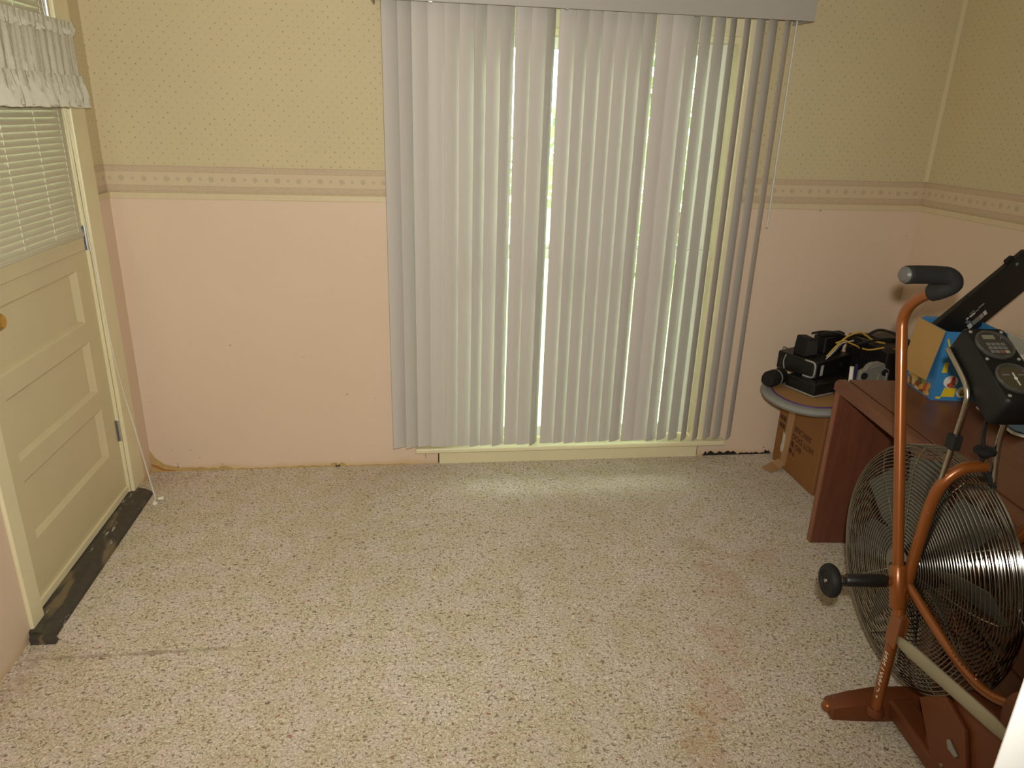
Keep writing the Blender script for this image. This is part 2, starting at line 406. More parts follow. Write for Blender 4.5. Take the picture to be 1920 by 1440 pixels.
def text(name, body, size, mat, parent, mtx, ext=.0004, align='CENTER'):
    cu = bpy.data.curves.new(name, 'FONT'); cu.body = body; cu.size = size; cu.extrude = ext; cu.align_x = align; cu.align_y = 'CENTER'
    cu.resolution_u = 2
    t = bpy.data.objects.new(name+'_tmp', cu); COL.objects.link(t)
    bpy.context.view_layer.update()
    me = bpy.data.meshes.new_from_object(t.evaluated_get(bpy.context.evaluated_depsgraph_get()))
    bpy.data.objects.remove(t); bpy.data.curves.remove(cu)
    me.materials.clear(); me.materials.append(mat); me.transform(mtx)
    o = bpy.data.objects.new(name, me); COL.objects.link(o); o.parent = parent
    return o
def frame(origin, xdir, ydir):
    x = Vector(xdir).normalized(); y = Vector(ydir).normalized(); z = x.cross(y).normalized(); y = z.cross(x)
    o = Vector(origin)
    return Matrix(((x.x, y.x, z.x, o.x), (x.y, y.y, z.y, o.y), (x.z, y.z, z.z, o.z), (0, 0, 0, 1)))

# ================================================================== ROOM SHELL
ZR = 1.222                                                  # top of the pink wainscot
fb = MB().box(-.14, W+.14, YF-1.3, .14, -.10, 0)
tag(fb.build('floor', M['carpet']), 'speckled beige wall to wall carpet with rusty stains', 'carpet', kind='structure')
tag(MB().box(-.14, W+.14, YF-1.3, .14, H, H+.08).build('ceiling', M['ceiling']), 'plain off white ceiling', 'ceiling', kind='structure')
# back wall with window opening
WX0, WX1, WZ0, WZ1 = 1.290, 2.535, .085, 1.87
b = MB()
b.box(-.14, WX0, 0, .14, 0, H).box(WX1, W+.14, 0, .14, 0, H).box(WX0, WX1, 0, .14, WZ1, H).box(WX0, WX1, 0, .14, 0, WZ0)
wb = tag(b.build('wall_back', M['wallpaper']), 'back wall with dotted wallpaper above pink wainscot', 'wall', kind='structure')
DY0, DY1, DZ = -1.045, -.245, 2.04
b = MB(); b.box(-.14, 0, YF, DY0, 0, H).box(-.14, 0, DY1, 0, 0, H).box(-.14, 0, DY0, DY1, DZ, H)
wl = tag(b.build('wall_left', M['wallpaper']), 'left wall with door, dotted wallpaper above pink wainscot', 'wall', kind='structure')
wr = tag(MB().box(W, W+.14, YF, 0, 0, H).build('wall_right', M['wallpaper']), 'right wall behind desk, dotted wallpaper above pink wainscot', 'wall', kind='structure')
D2X0, D2X1 = 1.30, 2.12
b = MB(); b.box(-.14, D2X0, YF-.12, YF, 0, H).box(D2X1, W+.14, YF-.12, YF, 0, H).box(D2X0, D2X1, YF-.12, YF, DZ, H)
wf = tag(b.build('wall_front', M['wallpaper']), 'wall with doorway on the near side of the room', 'wall', kind='structure')
b = MB(); b.box(-.14, .7, YF-1.3, YF-.12, 0, H).box(2.7, W+.14, YF-1.3, YF-.12, 0, H).box(.7, 2.7, YF-1.3, YF-1.2, 0, H)
tag(b.build('wall_hall_block', M['hall']), 'unseen walls added to close off the hallway beyond the near doorway', 'wall', kind='structure')  # unseen box added so outside daylight cannot leak in through the doorway
def cladding(wall, spans, axis, at, sgn):
    """wainscot, rail strip and border over spans of a wall; sgn is the direction into the room"""
    for s0, s1 in spans:
        for nm, z0, z1, th, mt in (('wainscot_panel', 0, 1.195, .006, 'pink'), ('chair_rail', 1.195, 1.219, .010, 'rail'), ('wallpaper_border', 1.222, 1.322, .0025, 'border')):
            a, c = (at, at+sgn*th) if sgn > 0 else (at+sgn*th, at)
            q = MB()
            if axis == 'y': q.box(s0, s1, a, c, z0, z1)
            else: q.box(a, c, s0, s1, z0, z1)
            q.build(nm, M[mt], wall, bevel=.002 if nm == 'chair_rail' else 0)
cladding(wb, [(0, 1.19), (2.60, W)], 'y', 0, -1)
for x0, x1 in ((1.19, 1.281), (2.545, 2.60)): MB().box(x0, x1, -.006, 0, 0, WZ0-.012).build('wainscot_panel', M['pink'], wb)
cladding(wl, [(-.128, -.006), (YF, -1.115)], 'x', 0, 1)
cladding(wr, [(YF, -.006)], 'x', W, -1)
cladding(wf, [(.006, 1.22), (2.2, W-.006)], 'y', YF, 1)

MB().prism([(W-.013, -.0003), (W-.013, -.0012), (W-.0012, -.013), (W-.0003, -.013), (W-.0003, -.0003)], 'z', 1.322, H).build('bridged_paper', M['wallpaper'], wr)
# rot and peeled plaster along the foot of the back wall
def ragged(x0, x1, n, hmax, mat, name, y=-.0085, z0=.0, pw=1.):
    rnd = random.Random(int(x0*1000)); xs = [x0+(x1-x0)*i/n for i in range(n+1)]
    top = [z0+hmax*(.25+.75*rnd.random()**pw) for _ in xs]; top[0] = top[-1] = z0+.001
    q = MB()
    q.prism([(x, z0-.002) for x in xs]+[(x, z) for x, z in zip(reversed(xs), reversed(top))], 'y', y, -.005)
    return q.build(name, M[mat], wb)
ragged(2.575, 2.76, 22, .024, 'rot', 'rotted_edge'); ragged(2.76, 2.90, 16, .011, 'rot', 'rotted_edge'); ragged(2.895, 2.935, 6, .022, 'rot', 'rotted_edge')
ragged(.10, .36, 14, .020, 'stain', 'peeled_edge', pw=.8); ragged(.60, .78, 12, .010, 'stain', 'peeled_edge'); ragged(.78, .86, 8, .020, 'stain', 'peeled_edge')
ragged(.86, 1.15, 14, .006, 'stain', 'peeled_edge'); ragged(.36, .60, 14, .007, 'stain', 'peeled_edge'); ragged(.805, .83, 5, .012, 'rot', 'rotted_edge', y=-.0095)
q = MB(); q.prism([(0.006, 0), (.13, 0), (.12, .018), (.06, .035), (.028, .065), (.006, .105)], 'y', -.0088, -.005); q.build('peeled_edge', M['stain'], wb)
q = MB(); q.prism([(0.006, .04), (.03, .03), (.06, .012), (.11, .003), (.05, .004), (.006, .03)], 'y', -.0096, -.008); q.build('peeled_edge', plain('brown_glue_line', (.40, .17, .04), .7), wb)
for x, z, r in ((.118, .022, .003), (.117, .036, .0022), (.31, .03, .002), (2.89, .035, .003), (1.22, .045, .0028), (1.222, .035, .002)):
    MB().lathe([(r, 0), (r*.6, .0015)], (x, -.0088, z), (0, -1, 0), 8).build('nail_hole', M['rot'], wb)

# ================================================================== WINDOW
wi = tag(thing('window_1', ((WX0+WX1)/2, .06, WZ0)), 'low wide window behind grey vertical blind', 'window', kind='structure')
def wpart(q, name, mat, par=wi, bevel=0.):
    q.xf(Matrix.Translation(-Vector(wi.location))); return q.build(name, M[mat], par, bevel=bevel)
for x0, x1 in ((WX0-.105, WX0), (WX1, WX1+.06)): wpart(MB().box(x0, x1, -.022, 0, WZ0, WZ1+.07), 'casing', 'cream', bevel=.003)
wpart(MB().box(WX0, WX1, -.022, 0, WZ1, WZ1+.07), 'casing', 'cream')
for x0, x1 in ((WX0, WX0+.03), (WX1-.03, WX1)): wpart(MB().box(x0, x1, 0, .14, WZ0+.012, WZ1), 'jamb', 'cream')
wpart(MB().box(WX0+.03, WX1-.03, 0, .14, WZ1-.025, WZ1), 'head', 'cream')
wpart(MB().box(1.175, 2.665, -.055, .14, WZ0-.012, WZ0+.012), 'sill', 'cream', bevel=.006)
wpart(MB().box(1.285, 2.542, -.012, 0, .0, WZ0-.012), 'kick_panel', 'cream', bevel=.001)
for x in (1.2815, 2.5435): wpart(MB().box(x-.0025, x+.0025, -.0075, -.004, .004, WZ0-.014), 'joint_gap', 'rot')
XI0, XI1 = WX0+.03, WX1-.03
xm = [XI0, XI1]
for zlo, zhi, y0, nm in ((WZ0+.02, 1.00, .045, 'lower_sash'), (.965, 1.845, .080, 'upper_sash')):
    s = MB(); st = .06
    s.box(XI0, XI0+st, y0, y0+.032, zlo, zhi).box(XI1-st-.06, XI1, y0, y0+.032, zlo, zhi)
    s.box(XI0+st, XI1-st-.06, y0, y0+.032, zlo, zlo+.05).box(XI0+st, XI1-st-.06, y0, y0+.032, zhi-.042, zhi)
    sash = wpart(s, nm, 'sash')
    for a, c in ((XI0+st, 1.72), (1.75, XI1-st-.06)):
        wpart(MB().box(a, c, y0+.013, y0+.019, zlo+.05, zhi-.042), 'glass_pane', 'glass', sash)
    wpart(MB().box(1.72, 1.75, y0+.002, y0+.03, zlo+.05, zhi-.042), 'muntin', 'sash', sash)
# outside
tag(MB().box(-6, 10, .14, 14, -.45, -.35).build('lawn', M['grass']), 'bright green lawn outside the window', 'lawn', kind='structure')
rn = random.Random(4)
for i, (sx, sy, sr) in enumerate(((.75, 4.7, 1.85), (4.1, 4.9, 1.9))):
    t = thing('garden_shrub', (sx, sy, -.36), 0, 'leafy green shrub outside, showing in slits between the %s blind slats' % ('left hand', 'right hand')[i], 'shrub', 'shrubs outside the window')
    q = MB(); q.tube([(0, 0, -.02), (.02, 0, sr*.5)], [.04, .03], 7); q.build('stem', M['deskside'], t)
    lf = MB()
    for k in range(1500):
        a = rn.uniform(0, 2*PI); zz = rn.uniform(-.9, 1); rr = math.sqrt(max(0, 1-zz*zz))*rn.uniform(.75, 1.02)
        c = Vector((rr*math.cos(a)*sr*.8, rr*math.sin(a)*sr*.8, sr*.75+zz*sr*.65))
        d1 = Vector((rn.gauss(0, 1), rn.gauss(0, 1), rn.gauss(0, 1))).normalized(); d2 = d1.cross(Vector((rn.gauss(0, 1), rn.gauss(0, 1), 1))).normalized()
        L = rn.uniform(.10, .18)
        lf.add([c-d1*L, c+d2*L*.45, c+d1*L, c-d2*L*.45], [(0, 1, 2, 3)])
    o = lf.build('foliage', M['leaf'], t); o['kind'] = 'stuff'

# ================================================================== VERTICAL BLIND
SY = -.105
vb = thing('vertical_blind', (1.87, SY, .13), 0, 'pale grey vertical blind with half turned slats over the window', 'blind')
def vpart(q, name, mat, smooth=False, bevel=0., par=vb):
    q.xf(Matrix.Translation(-Vector(vb.location))); return q.build(name, M[mat], par, smooth, bevel)
slat_px = [(731, 755.5), (757, 779), (780, 806), (806.5, 834), (834, 859), (859, 884), (884, 904), (904, 928), (928, 948.5), (951.5, 977), (977.5, 1002), (1002.5, 1016.5), (1023, 1049.5), (1050, 1071), (1071, 1093.5), (1094, 1117), (1117, 1140), (1140, 1161), (1161, 1181), (1184, 1208.5), (1208.5, 1234), (1234, 1252), (1255, 1273), (1278, 1295), (1303, 1313), (1326, 1335.5), (1346, 1360), (1366, 1380), (1392.5, 1401.5)]
SW = .066
def sx(px, y):                                             # where the sight line of a column at mid height meets depth y
    A = _f+_r2*((px-960)/FPX)-_u2*((600-720)/FPX); t = (y-CAM.y)/A.y
    return CAM.x+A.x*t
ps = MB(); nsg = 8; ht = 1.83
prof = []
for i in range(nsg+1):
    x = -SW/2+SW*i/nsg; prof.append((x, -.0045*(1-(2*i/nsg-1)**2)))
out = [(x, y) for x, y in prof]+[(x, y+.0011) for x, y in reversed(prof)]
ps.prism(out, 'z', 0, ht)
slat_mesh = ps.mesh('slat', M['slat'], 35)
for i, (a, c) in enumerate(slat_px):
    nxt = slat_px[i+1][0] if i+1 < len(slat_px) else c+10
    th = .5
    for _ in range(30):
        dy = SW/2*math.sin(th); x0 = sx(a, SY-dy); x1 = sx(c, SY+dy)+(.005 if nxt-c < 1.6 else (.002 if nxt-c < 4 else 0))
        th = max(math.radians(2), .5*th+.5*math.acos(max(.2, min(.998, (x1-x0)/SW))))
    xc = x0+SW/2*math.cos(th)
    o = bpy.data.objects.new('slat', slat_mesh); COL.objects.link(o); o.parent = vb
    o.location = Vector((xc, SY, .135+random.uniform(-.002, .003)+.006*i/28))-Vector(vb.location)
    o.rotation_euler = (0, 0, th)
vpart(MB().box(1.06, 2.70, -.13, -.08, 1.975, 2.02), 'headrail', 'white')
vl = MB(); vl.box(1.045, 2.725, -.165, -.158, 1.92, 2.03).box(1.045, 1.052, -.158, 0, 1.92, 2.03).box(2.718, 2.725, -.158, 0, 1.92, 2.03).box(1.045, 2.725, -.158, -.14, 2.02, 2.03)
vpart(vl, 'valance', 'valance', bevel=.002)
vpart(MB().tube([(2.672, -.13, 1.975), (2.675, -.13, 1.13)], .0042, 8), 'wand', 'offwhite', True)
for x in (1.25, 1.75, 2.25): vpart(MB().box(x, x+.012, -.167, -.15, 1.917, 1.921), 'valance_clip', 'silver')

# ================================================================== ENTRY DOOR (left wall)
XD = -.012
dr = tag(thing('door_1', (0, -.645, 0)), 'cream panelled door with glazed upper half and brass knob', 'door', kind='structure')
def dpart(q, name, mat, par=dr, smooth=False, bevel=0.):
    q.xf(Matrix.Translation(-Vector(dr.location))); return q.build(name, M[mat], par, smooth, bevel)
dy0, dy1 = -1.04, -.25
zs = [(.247, .448), (.515, .716), (.785, .98)]; py0, py1 = -.945, -.355
lz0, lz1 = 1.09, 1.90
dpart(MB().box(XD-.04, XD, dy0, py0, .036, 2.03), 'stile', 'door'); dpart(MB().box(XD-.04, XD, py1, dy1, .036, 2.03), 'stile', 'door')
edges = [(.036, .247), (.448, .515), (.716, .785), (.98, lz0), (lz1, 2.03)]
for z0, z1 in edges: dpart(MB().box(XD-.04, XD, py0, py1, z0, z1), 'rail', 'door')
for z0, z1 in zs:
    q = MB(); a = .028; b_ = .013; dp = .016
    V8 = [(XD, py0, z0), (XD, py1, z0), (XD, py1, z1), (XD, py0, z1), (XD-dp*.3, py0+.007, z0+.007), (XD-dp*.3, py1-.007, z0+.007), (XD-dp*.3, py1-.007, z1-.007), (XD-dp*.3, py0+.007, z1-.007),
          (XD-dp, py0+a, z0+b_), (XD-dp, py1-a, z0+b_), (XD-dp, py1-a, z1-b_), (XD-dp, py0+a, z1-b_)]
    q.add(V8, [(0, 1, 5, 4), (1, 2, 6, 5), (2, 3, 7, 6), (3, 0, 4, 7), (4, 5, 9, 8), (5, 6, 10, 9), (6, 7, 11, 10), (7, 4, 8, 11)])
    pn = dpart(MB().box(XD-.03, XD-dp+.0005, py0+a-.004, py1-a+.004, z0+b_-.004, z1-b_+.004), 'panel', 'door')
    dpart(q, 'panel_moulding', 'door', pn)
dpart(MB().box(XD-.028, XD-.022, py0, py1, lz0, lz1), 'glass_pane', 'glass')
dpart(MB().box(XD, XD+.014, -1.0, -.285, 1.042, 1.088), 'glazing_ledge', 'door', bevel=.003)
dpart(MB().box(XD, XD+.008, dy0+.012, dy1-.004, .036, .062), 'sweep_strip', 'cream', bevel=.001)
for z in (.31, 1.08, 1.835):
    h = MB(); h.box(XD-.001, XD+.003, -.262, -.246, z-.045, z+.045)
    hg = dpart(h, 'hinge', 'steel')
    for k in range(5): dpart(MB().tube([(XD+.007, -.248, z-.045+k*.018), (XD+.007, -.248, z-.045+k*.018+.0165)], .0052, 8), 'knuckle', 'steel', hg, True)
kn = dpart(MB().lathe([(.028, 0), (.028, .006), (.014, .010), (.012, .016), (.021, .022), (.024, .032), (.017, .041), (.003, .043)], (XD, -.945, .955), (1, 0, 0), 20), 'knob', 'brass', smooth=True)
for y0, y1 in ((DY1, -.128), (-1.115, DY0)): dpart(MB().box(0, .016, y0, y1, .03 if y0 > -.5 else .0, 2.11), 'casing', 'cream', bevel=.004)
dpart(MB().box(0, .016, DY0, DY1, DZ, 2.11), 'casing', 'cream', bevel=.004)
for y0, y1 in ((DY1-.004, DY1), (DY0, DY0+.004)): dpart(MB().box(-.14, 0, y0, y1, .03, DZ), 'jamb', 'cream')
dpart(MB().box(-.14, XD-.041, DY0+.004, DY0+.02, .03, DZ), 'stop', 'cream'); dpart(MB().box(-.14, XD-.041, DY1-.02, DY1-.004, .03, DZ), 'stop', 'cream')
q = MB(); q.prism([(-.14, 0), (-.14, .034), (.016, .033), (.046, .027), (.070, .013), (.074, 0)], 'y', -1.128, -.215); dpart(q, 'threshold', 'threshold')
q = MB(); q.prism([(.016, 0), (.088, 0), (.080, .016), (.05, .024), (.016, .026)], 'y', -1.150, -1.128); dpart(q, 'threshold_end', 'threshold')

# mini blind on the door
mbz0, mbz1, mby0, mby1 = 1.10, 1.86, -.93, -.325
mbl = thing('mini_blind', (.012, -.63, mbz0), 0, 'cream mini blind covering the glass of the door', 'blind')
def mpart(q, name, mat, smooth=False, par=mbl):
    q.xf(Matrix.Translation(-Vector(mbl.location))); return q.build(name, M[mat], par, smooth)
mpart(MB().box(.0, .03, mby0, mby1, mbz1, mbz1+.03), 'headrail', 'miniblind')
sm = MB(); pr = [(.0060, -.0120), (.0050, -.004), (.0013, .005), (-.0035, .0138)]
sm.prism([(x, z) for x, z in pr]+[(x+.0007, z) for x, z in reversed(pr)], 'y', mby0+.63, mby1+.63)
slm = sm.mesh('blind_slat', M['miniblind'], 60)
nz = 37
for k in range(nz):
    o = bpy.data.objects.new('blind_slat', slm); COL.objects.link(o); o.parent = mbl; o.location = (.0, 0, .022+(mbz1-mbz0-.03)*k/(nz-1))
mpart(MB().rbox(.003, .025, mby0, mby1, mbz0-.004, mbz0+.012, .004), 'bottom_rail', 'miniblind', 35)
for y in (mby1-.028, mby1-.20, mby0+.2, mby0+.03):
    mpart(MB().tube([(.0175, y, mbz0), (.0175, y, mbz1)], .0010, 6), 'ladder_cord', 'string')
c1 = smoothpath([(.02, -.335, 1.86), (.022, -.318, 1.5), (.024, -.302, 1.1), (.030, -.262, .6), (.05, -.215, .25), (.085, -.235, .02), (.098, -.262, .006), (.108, -.290, .006)], 6)
c2 = smoothpath([(.02, -.322, 1.86), (.023, -.300, 1.5), (.025, -.287, 1.05), (.029, -.262, .62), (.045, -.225, .30), (.075, -.222, .03), (.094, -.258, .006), (.103, -.282, .006)], 6)
mpart(MB().tube(c1, .0013, 5), 'pull_cord', 'string'); mpart(MB().tube(c2, .0013, 5), 'pull_cord', 'string')
tz = MB().lathe([(.003, 0), (.007, .004), (.009, .022), (.0085, .028), (.002, .029)], (.103, -.290, .0095), (.35, -.9, 0), 12); mpart(tz, 'tassel', 'string', True)
tz = MB().lathe([(.003, 0), (.006, .004), (.008, .018), (.0075, .022), (.002, .023)], (.112, -.276, .0085), (.9, .35, 0), 12); mpart(tz, 'tassel', 'string', True)

# curtain valance on the door
cv = thing('curtain_valance', (.06, -.66, 1.53), 0, 'white ruffled cotton valance curtain hanging on the door top', 'curtain')
def ruffle(z0, z1, y0, y1, xb, amp, per, seed, flare=.0, ny=150, nzv=14, lip=0.):
    rnd = random.Random(seed); ph = [rnd.uniform(0, 6.28) for _ in range(6)]
    vs = []; fs = []
    for side in (0, 1):
        for j in range(nzv+1):
            t = j/nzv; z = z1+(z0-z1)*t
            for i in range(ny+1):
                s = i/ny; y = y0+(y1-y0)*s
                w_ = math.sin(2*PI*y/per+ph[0]+1.1*math.sin(2*PI*y/(per*3.1)+ph[1])+.9*t)+.45*math.sin(2*PI*y/(per*.47)+ph[2]+2.0*t)+.25*math.sin(2*PI*y/(per*.23)+ph[4]+5*t)
                A = amp*(.35+.65*t)+flare*t
                x = xb+A*w_*.6+flare*t*1.2+(lip*math.sin(2*PI*y/.017+ph[3]) if t < .12 else 0)
                dz = .004*math.sin(2*PI*y/(per*1.3)+ph[5])*t
                vs.append((x-(.0012 if side else 0), y, z+dz))
    n = (ny+1)*(nzv+1)
    for j in range(nzv):
        for i in range(ny):
            a = j*(ny+1)+i; fs.append((a, a+1, a+ny+2, a+ny+1)); fs.append((n+a, n+a+ny+1, n+a+ny+2, n+a+1))
    for i in range(ny):
        fs.append((i, n+i, n+i+1, i+1)); a = nzv*(ny+1)+i; fs.append((a, a+1, n+a+1, n+a))
    for j in range(nzv):
        a = j*(ny+1); fs.append((a, a+ny+1, n+a+ny+1, n+a)); a += ny; fs.append((a, n+a, n+a+ny+1, a+ny+1))
    return MB().add(vs, fs)
def cpart(q, name, mat, smooth=80):
    q.xf(Matrix.Translation(-Vector(cv.location))); return q.build(name, M[mat], cv, smooth)
cpart(ruffle(1.612, 1.757, -1.06, -.238, .062, .010, .052, 3), 'skirt', 'cloth')
cpart(ruffle(1.530, 1.626, -1.07, -.228, .070, .015, .040, 5, .006), 'flounce', 'cloth')
cpart(ruffle(1.750, 1.792, -1.06, -.236, .064, .009, .030, 9, lip=.002), 'header', 'cloth')
cpart(MB().tube([(0.016, -.225, 1.758), (.045, -.225, 1.758), (.055, -.24, 1.758), (.055, -1.05, 1.758), (.045, -1.065, 1.758), (.016, -1.065, 1.758)], .005, 8), 'rod', 'white')

# ================================================================== NEAR DOOR LEAF (white, right beside the camera)
hx, hy = 2.10, YF+.02; ex, ey = 1.566, -2.778
ang = math.atan2(ey-hy, ex-hx); Ld = math.hypot(ex-hx, ey-hy)
d2 = tag(thing('door_2', (hx, hy, 0), ang), 'open white door leaf close to the camera at lower right', 'door', kind='structure')
MB().box(0, Ld, -.038, 0, .012, 2.02).build('leaf', M['whitedoor'], d2, bevel=.002)
for z in (.25, 1.05, 1.8): MB().tube([(-.006, .004, z-.04), (-.006, .004, z+.04)], .006, 8).build('hinge', M['steel'], d2, True)
for s in (1, -1):
    MB().lathe([(.028, 0), (.028, .005), (.012, .01), (.012, .032), (.026, .045), (.024, .062), (.004, .066)], (Ld-.07, 0 if s > 0 else -.038, .96), (0, s, 0), 18).build('knob', M['brass'], d2, True)
b = MB(); b.box(D2X0-.07, D2X0, YF, YF+.015, 0, 2.11).box(D2X1, D2X1+.07, YF, YF+.015, 0, 2.11).box(D2X0, D2X1, YF, YF+.015, DZ, 2.11)
tag(b.build('trim_1', M['cream']), 'cream casing round the near doorway', 'trim', kind='structure')

# ================================================================== DESK
e1 = Vector((-.1025, -.9947, 0)).normalized(); A0 = Vector((2.706, -.77, 0))
drz = math.atan2(e1.y, e1.x)+PI/2                          # local -y runs along the front edge towards the camera
dk = thing('desk', A0, drz, 'low reddish brown wood veneer desk standing along the right wall', 'desk')
# local: x to the right (away from the room), y up the room; front edge is x=0
DL, DD, DH = 1.45, .56, .675
def kp(q, name, mat, par=dk, bevel=0., smooth=False): return q.build(name, M[mat], par, smooth, bevel)
tp = kp(MB().box(.052, DD, -DL, 0, DH-.032, DH), 'desktop', 'deskwood', bevel=.002)
pe = [(0.0, DH-.040), (.044, DH-.040), (.045, DH-.004), (.041, DH), (.016, DH), (.006, DH-.005), (.0, DH-.014)]
kp(MB().prism(pe, 'y', -DL, 0), 'front_edge', 'deskwood', tp, bevel=.002)
kp(MB().box(.012, DD-.01, -.030, -.004, 0, DH-.036), 'end_panel', 'deskside')
kp(MB().box(.008, .0125, -.031, -.003, 0, DH-.036), 'end_panel_edge', 'deskedge')
kp(MB().box(.012, DD-.01, -DL+.004, -DL+.030, 0, DH-.036), 'end_panel', 'deskside')
kp(MB().box(DD-.06, DD-.045, -DL+.03, -.03, .25, DH-.034), 'back_panel', 'deskside')
kp(MB().box(.03, DD-.06, -.76, -.735, .03, DH-.036), 'divider', 'deskside')
ped = kp(MB().box(.045, DD-.06, -DL+.03, -.76, .05, DH-.036), 'pedestal', 'deskside')
for z0, z1 in ((.06, .30), (.31, .45), (.46, .60)):
    dw = kp(MB().box(.026, .045, -DL+.034, -.764, z0, z1), 'drawer', 'deskwood', ped, bevel=.003)
kp(MB().box(.044, .052, -DL+.01, -.01, DH-.036, DH-.012), 'joint_strip', 'blackmatte')

# ================================================================== CORNER STACK: carton, tray, electronics
BX0, BX1, BY0, BY1, BH = 2.915, 3.36, -.440, -.06, .415
cb = thing('cardboard_box', (BX0+.2, -.25, 0), 0, 'brown cardboard carton with upside down hot dog print under the grey tray', 'box')
def P2(o):
    T = Matrix.Translation(-Vector(o.location))
    def f(q, name, mat, par=None, smooth=False, bevel=0.):
        q.xf(T); return q.build(name, mat if not isinstance(mat, str) else M[mat], par or o, smooth, bevel)
    return f
cp = P2(cb)
cp(MB().box(BX0, BX1, BY0, BY1, .0, BH-.008), 'carton_body', 'cardboard', bevel=.004)
cp(MB().box(BX0+.002, BX1-.002, BY0+.002, (BY0+BY1)/2-.001, BH-.008, BH-.004), 'top_flap', 'cardboard'); cp(MB().box(BX0+.002, BX1-.002, (BY0+BY1)/2+.001, BY1-.002, BH-.008, BH-.004), 'top_flap', 'cardboard')
q = MB(); q.prism([(-.135, .0), (-.188, .0), (-.205, BH-.02), (-.150, BH-.02)], 'x', BX0-.0012, BX0); cp(q, 'tape_strip', 'tape')
q = MB(); q.add([(BX0-.001, -.125, .03), (BX0-.001, -.185, .028), (BX0-.03, -.20, .010), (BX0-.035, -.12, .012), (BX0-.085, -.215, .003), (BX0-.105, -.165, .004), (BX0-.001, -.125, .029), (BX0-.001, -.185, .027), (BX0-.03, -.20, .009), (BX0-.035, -.12, .011), (BX0-.085, -.215, .002), (BX0-.105, -.165, .003)],
          [(0, 1, 2, 3), (3, 2, 4, 5), (6, 9, 8, 7), (9, 11, 10, 8), (0, 6, 7, 1), (1, 7, 8, 2), (2, 8, 10, 4), (4, 10, 11, 5), (5, 11, 9, 3), (3, 9, 6, 0)]); cp(q, 'loose_tape', 'tape')
q = MB(); q.prism([(-.128, .175), (-.150, .165), (-.152, .105), (-.148, .075), (-.128, .07), (-.122, .095), (-.128, .12)], 'x', BX0-.002, BX0-.0011); cp(q, 'torn_label', 'offwhite')
# print, upside down on the side towards the room (viewed from -x; right-hand reading turned by 180 degrees)
def boxtext(body, size, y, z, sx_=1.):
    m = Matrix.Translation(Vector((BX0-.0014, y, z))-Vector(cb.location)) @ frame((0, 0, 0), (0, 1, 0), (0, 0, -1)) @ Matrix.Diagonal((sx_, 1, 1, 1))
    text('printed_text', body, size, M['ink'], cb, m)
boxtext('500/CASE', .036, -.290, .232); boxtext('HOT DOG', .040, -.300, .190); boxtext('BIG', .036, -.272, .150)
# smudged, unreadable print under and beside the tape
for y0, y1, z0, z1 in ((-.232, -.206, .137, .165), (-.225, -.200, .102, .126), (-.248, -.236, .098, .118), (-.132, -.108, .222, .247), (-.104, -.078, .223, .246), (-.130, -.106, .184, .208), (-.102, -.080, .185, .207)):
    cp(MB().prism([(y0, z0), (y1, z0+.002), (y1-.001, z1), (y0+.002, z1-.002)], 'x', BX0-.0016, BX0-.0010), 'smudged_print', 'ink')
q = MB(); q.box(BX0+.03, BX0+.036, BY0-.0012, BY0, .30, .36).box(BX0+.03, BX0+.07, BY0-.0012, BY0, .354, .36).box(BX0+.03, BX0+.07, BY0-.0012, BY0, .30, .306); cp(q, 'printed_mark', 'ink')

TZ = BH-.004
tx0, tx1, ty0, ty1 = 2.675, 3.38, -.520, -.035
tr = thing('lap_tray', ((tx0+tx1)/2, (ty0+ty1)/2, TZ), 0, 'rounded grey rimmed tray with purple piping resting on the carton', 'tray')
tq = P2(tr)
tray_ctl = [(2.83, -.09), (2.755, -.15), (2.710, -.23), (2.690, -.31), (2.697, -.385), (2.722, -.45), (2.765, -.500), (2.83, -.532), (2.95, -.535), (3.15, -.515), (3.33, -.49), (3.385, -.43), (3.39, -.25), (3.38, -.09), (3.32, -.05), (3.05, -.045)]
def closed_cr(c, n=5):
    out = []; m = len(c)
    for i in range(m):
        p0, p1, p2, p3 = (Vector(c[(i+k) % m]) for k in (-1, 0, 1, 2))
        for k in range(n):
            t = k/n; out.append(.5*((2*p1)+(p2-p0)*t+(2*p0-5*p1+4*p2-p3)*t*t+(3*p1-p0-3*p2+p3)*t**3))
    return out
tray_pts = closed_cr(tray_ctl)
def rrect(i):
    m = len(tray_pts); res = []
    for k in range(m):
        t = (tray_pts[(k+1) % m]-tray_pts[k-1]).normalized(); nrm = Vector((-t.y, t.x))
        res.append(tuple(tray_pts[k]+nrm*i))
    return res
def stackrings(levels):
    n = len(rrect(0)); vs = []; fs = []
    for z, i in levels: vs += [(x, y, z) for x, y in rrect(i)]
    for k in range(len(levels)-1):
        for j in range(n): fs.append((k*n+j, k*n+(j+1) % n, (k+1)*n+(j+1) % n, (k+1)*n+j))
    fs += [tuple(range(n-1, -1, -1)), tuple(range((len(levels)-1)*n, len(levels)*n))]
    return MB().add(vs, fs)
tq(stackrings([(TZ, .022), (TZ+.006, .006), (TZ+.018, 0), (TZ+.028, .008), (TZ+.031, .020), (TZ+.031, .050)]), 'rim', 'greytray', None, 50)
tq(stackrings([(TZ+.030, .045), (TZ+.0325, .045), (TZ+.0335, .049)]), 'tray_top', 'traytop')
tq(MB().tube([(x, y, TZ+.0325) for x, y in rrect(.046)], .0042, 6, closed=True), 'piping', 'purple', None, True)
TT = TZ+.0372
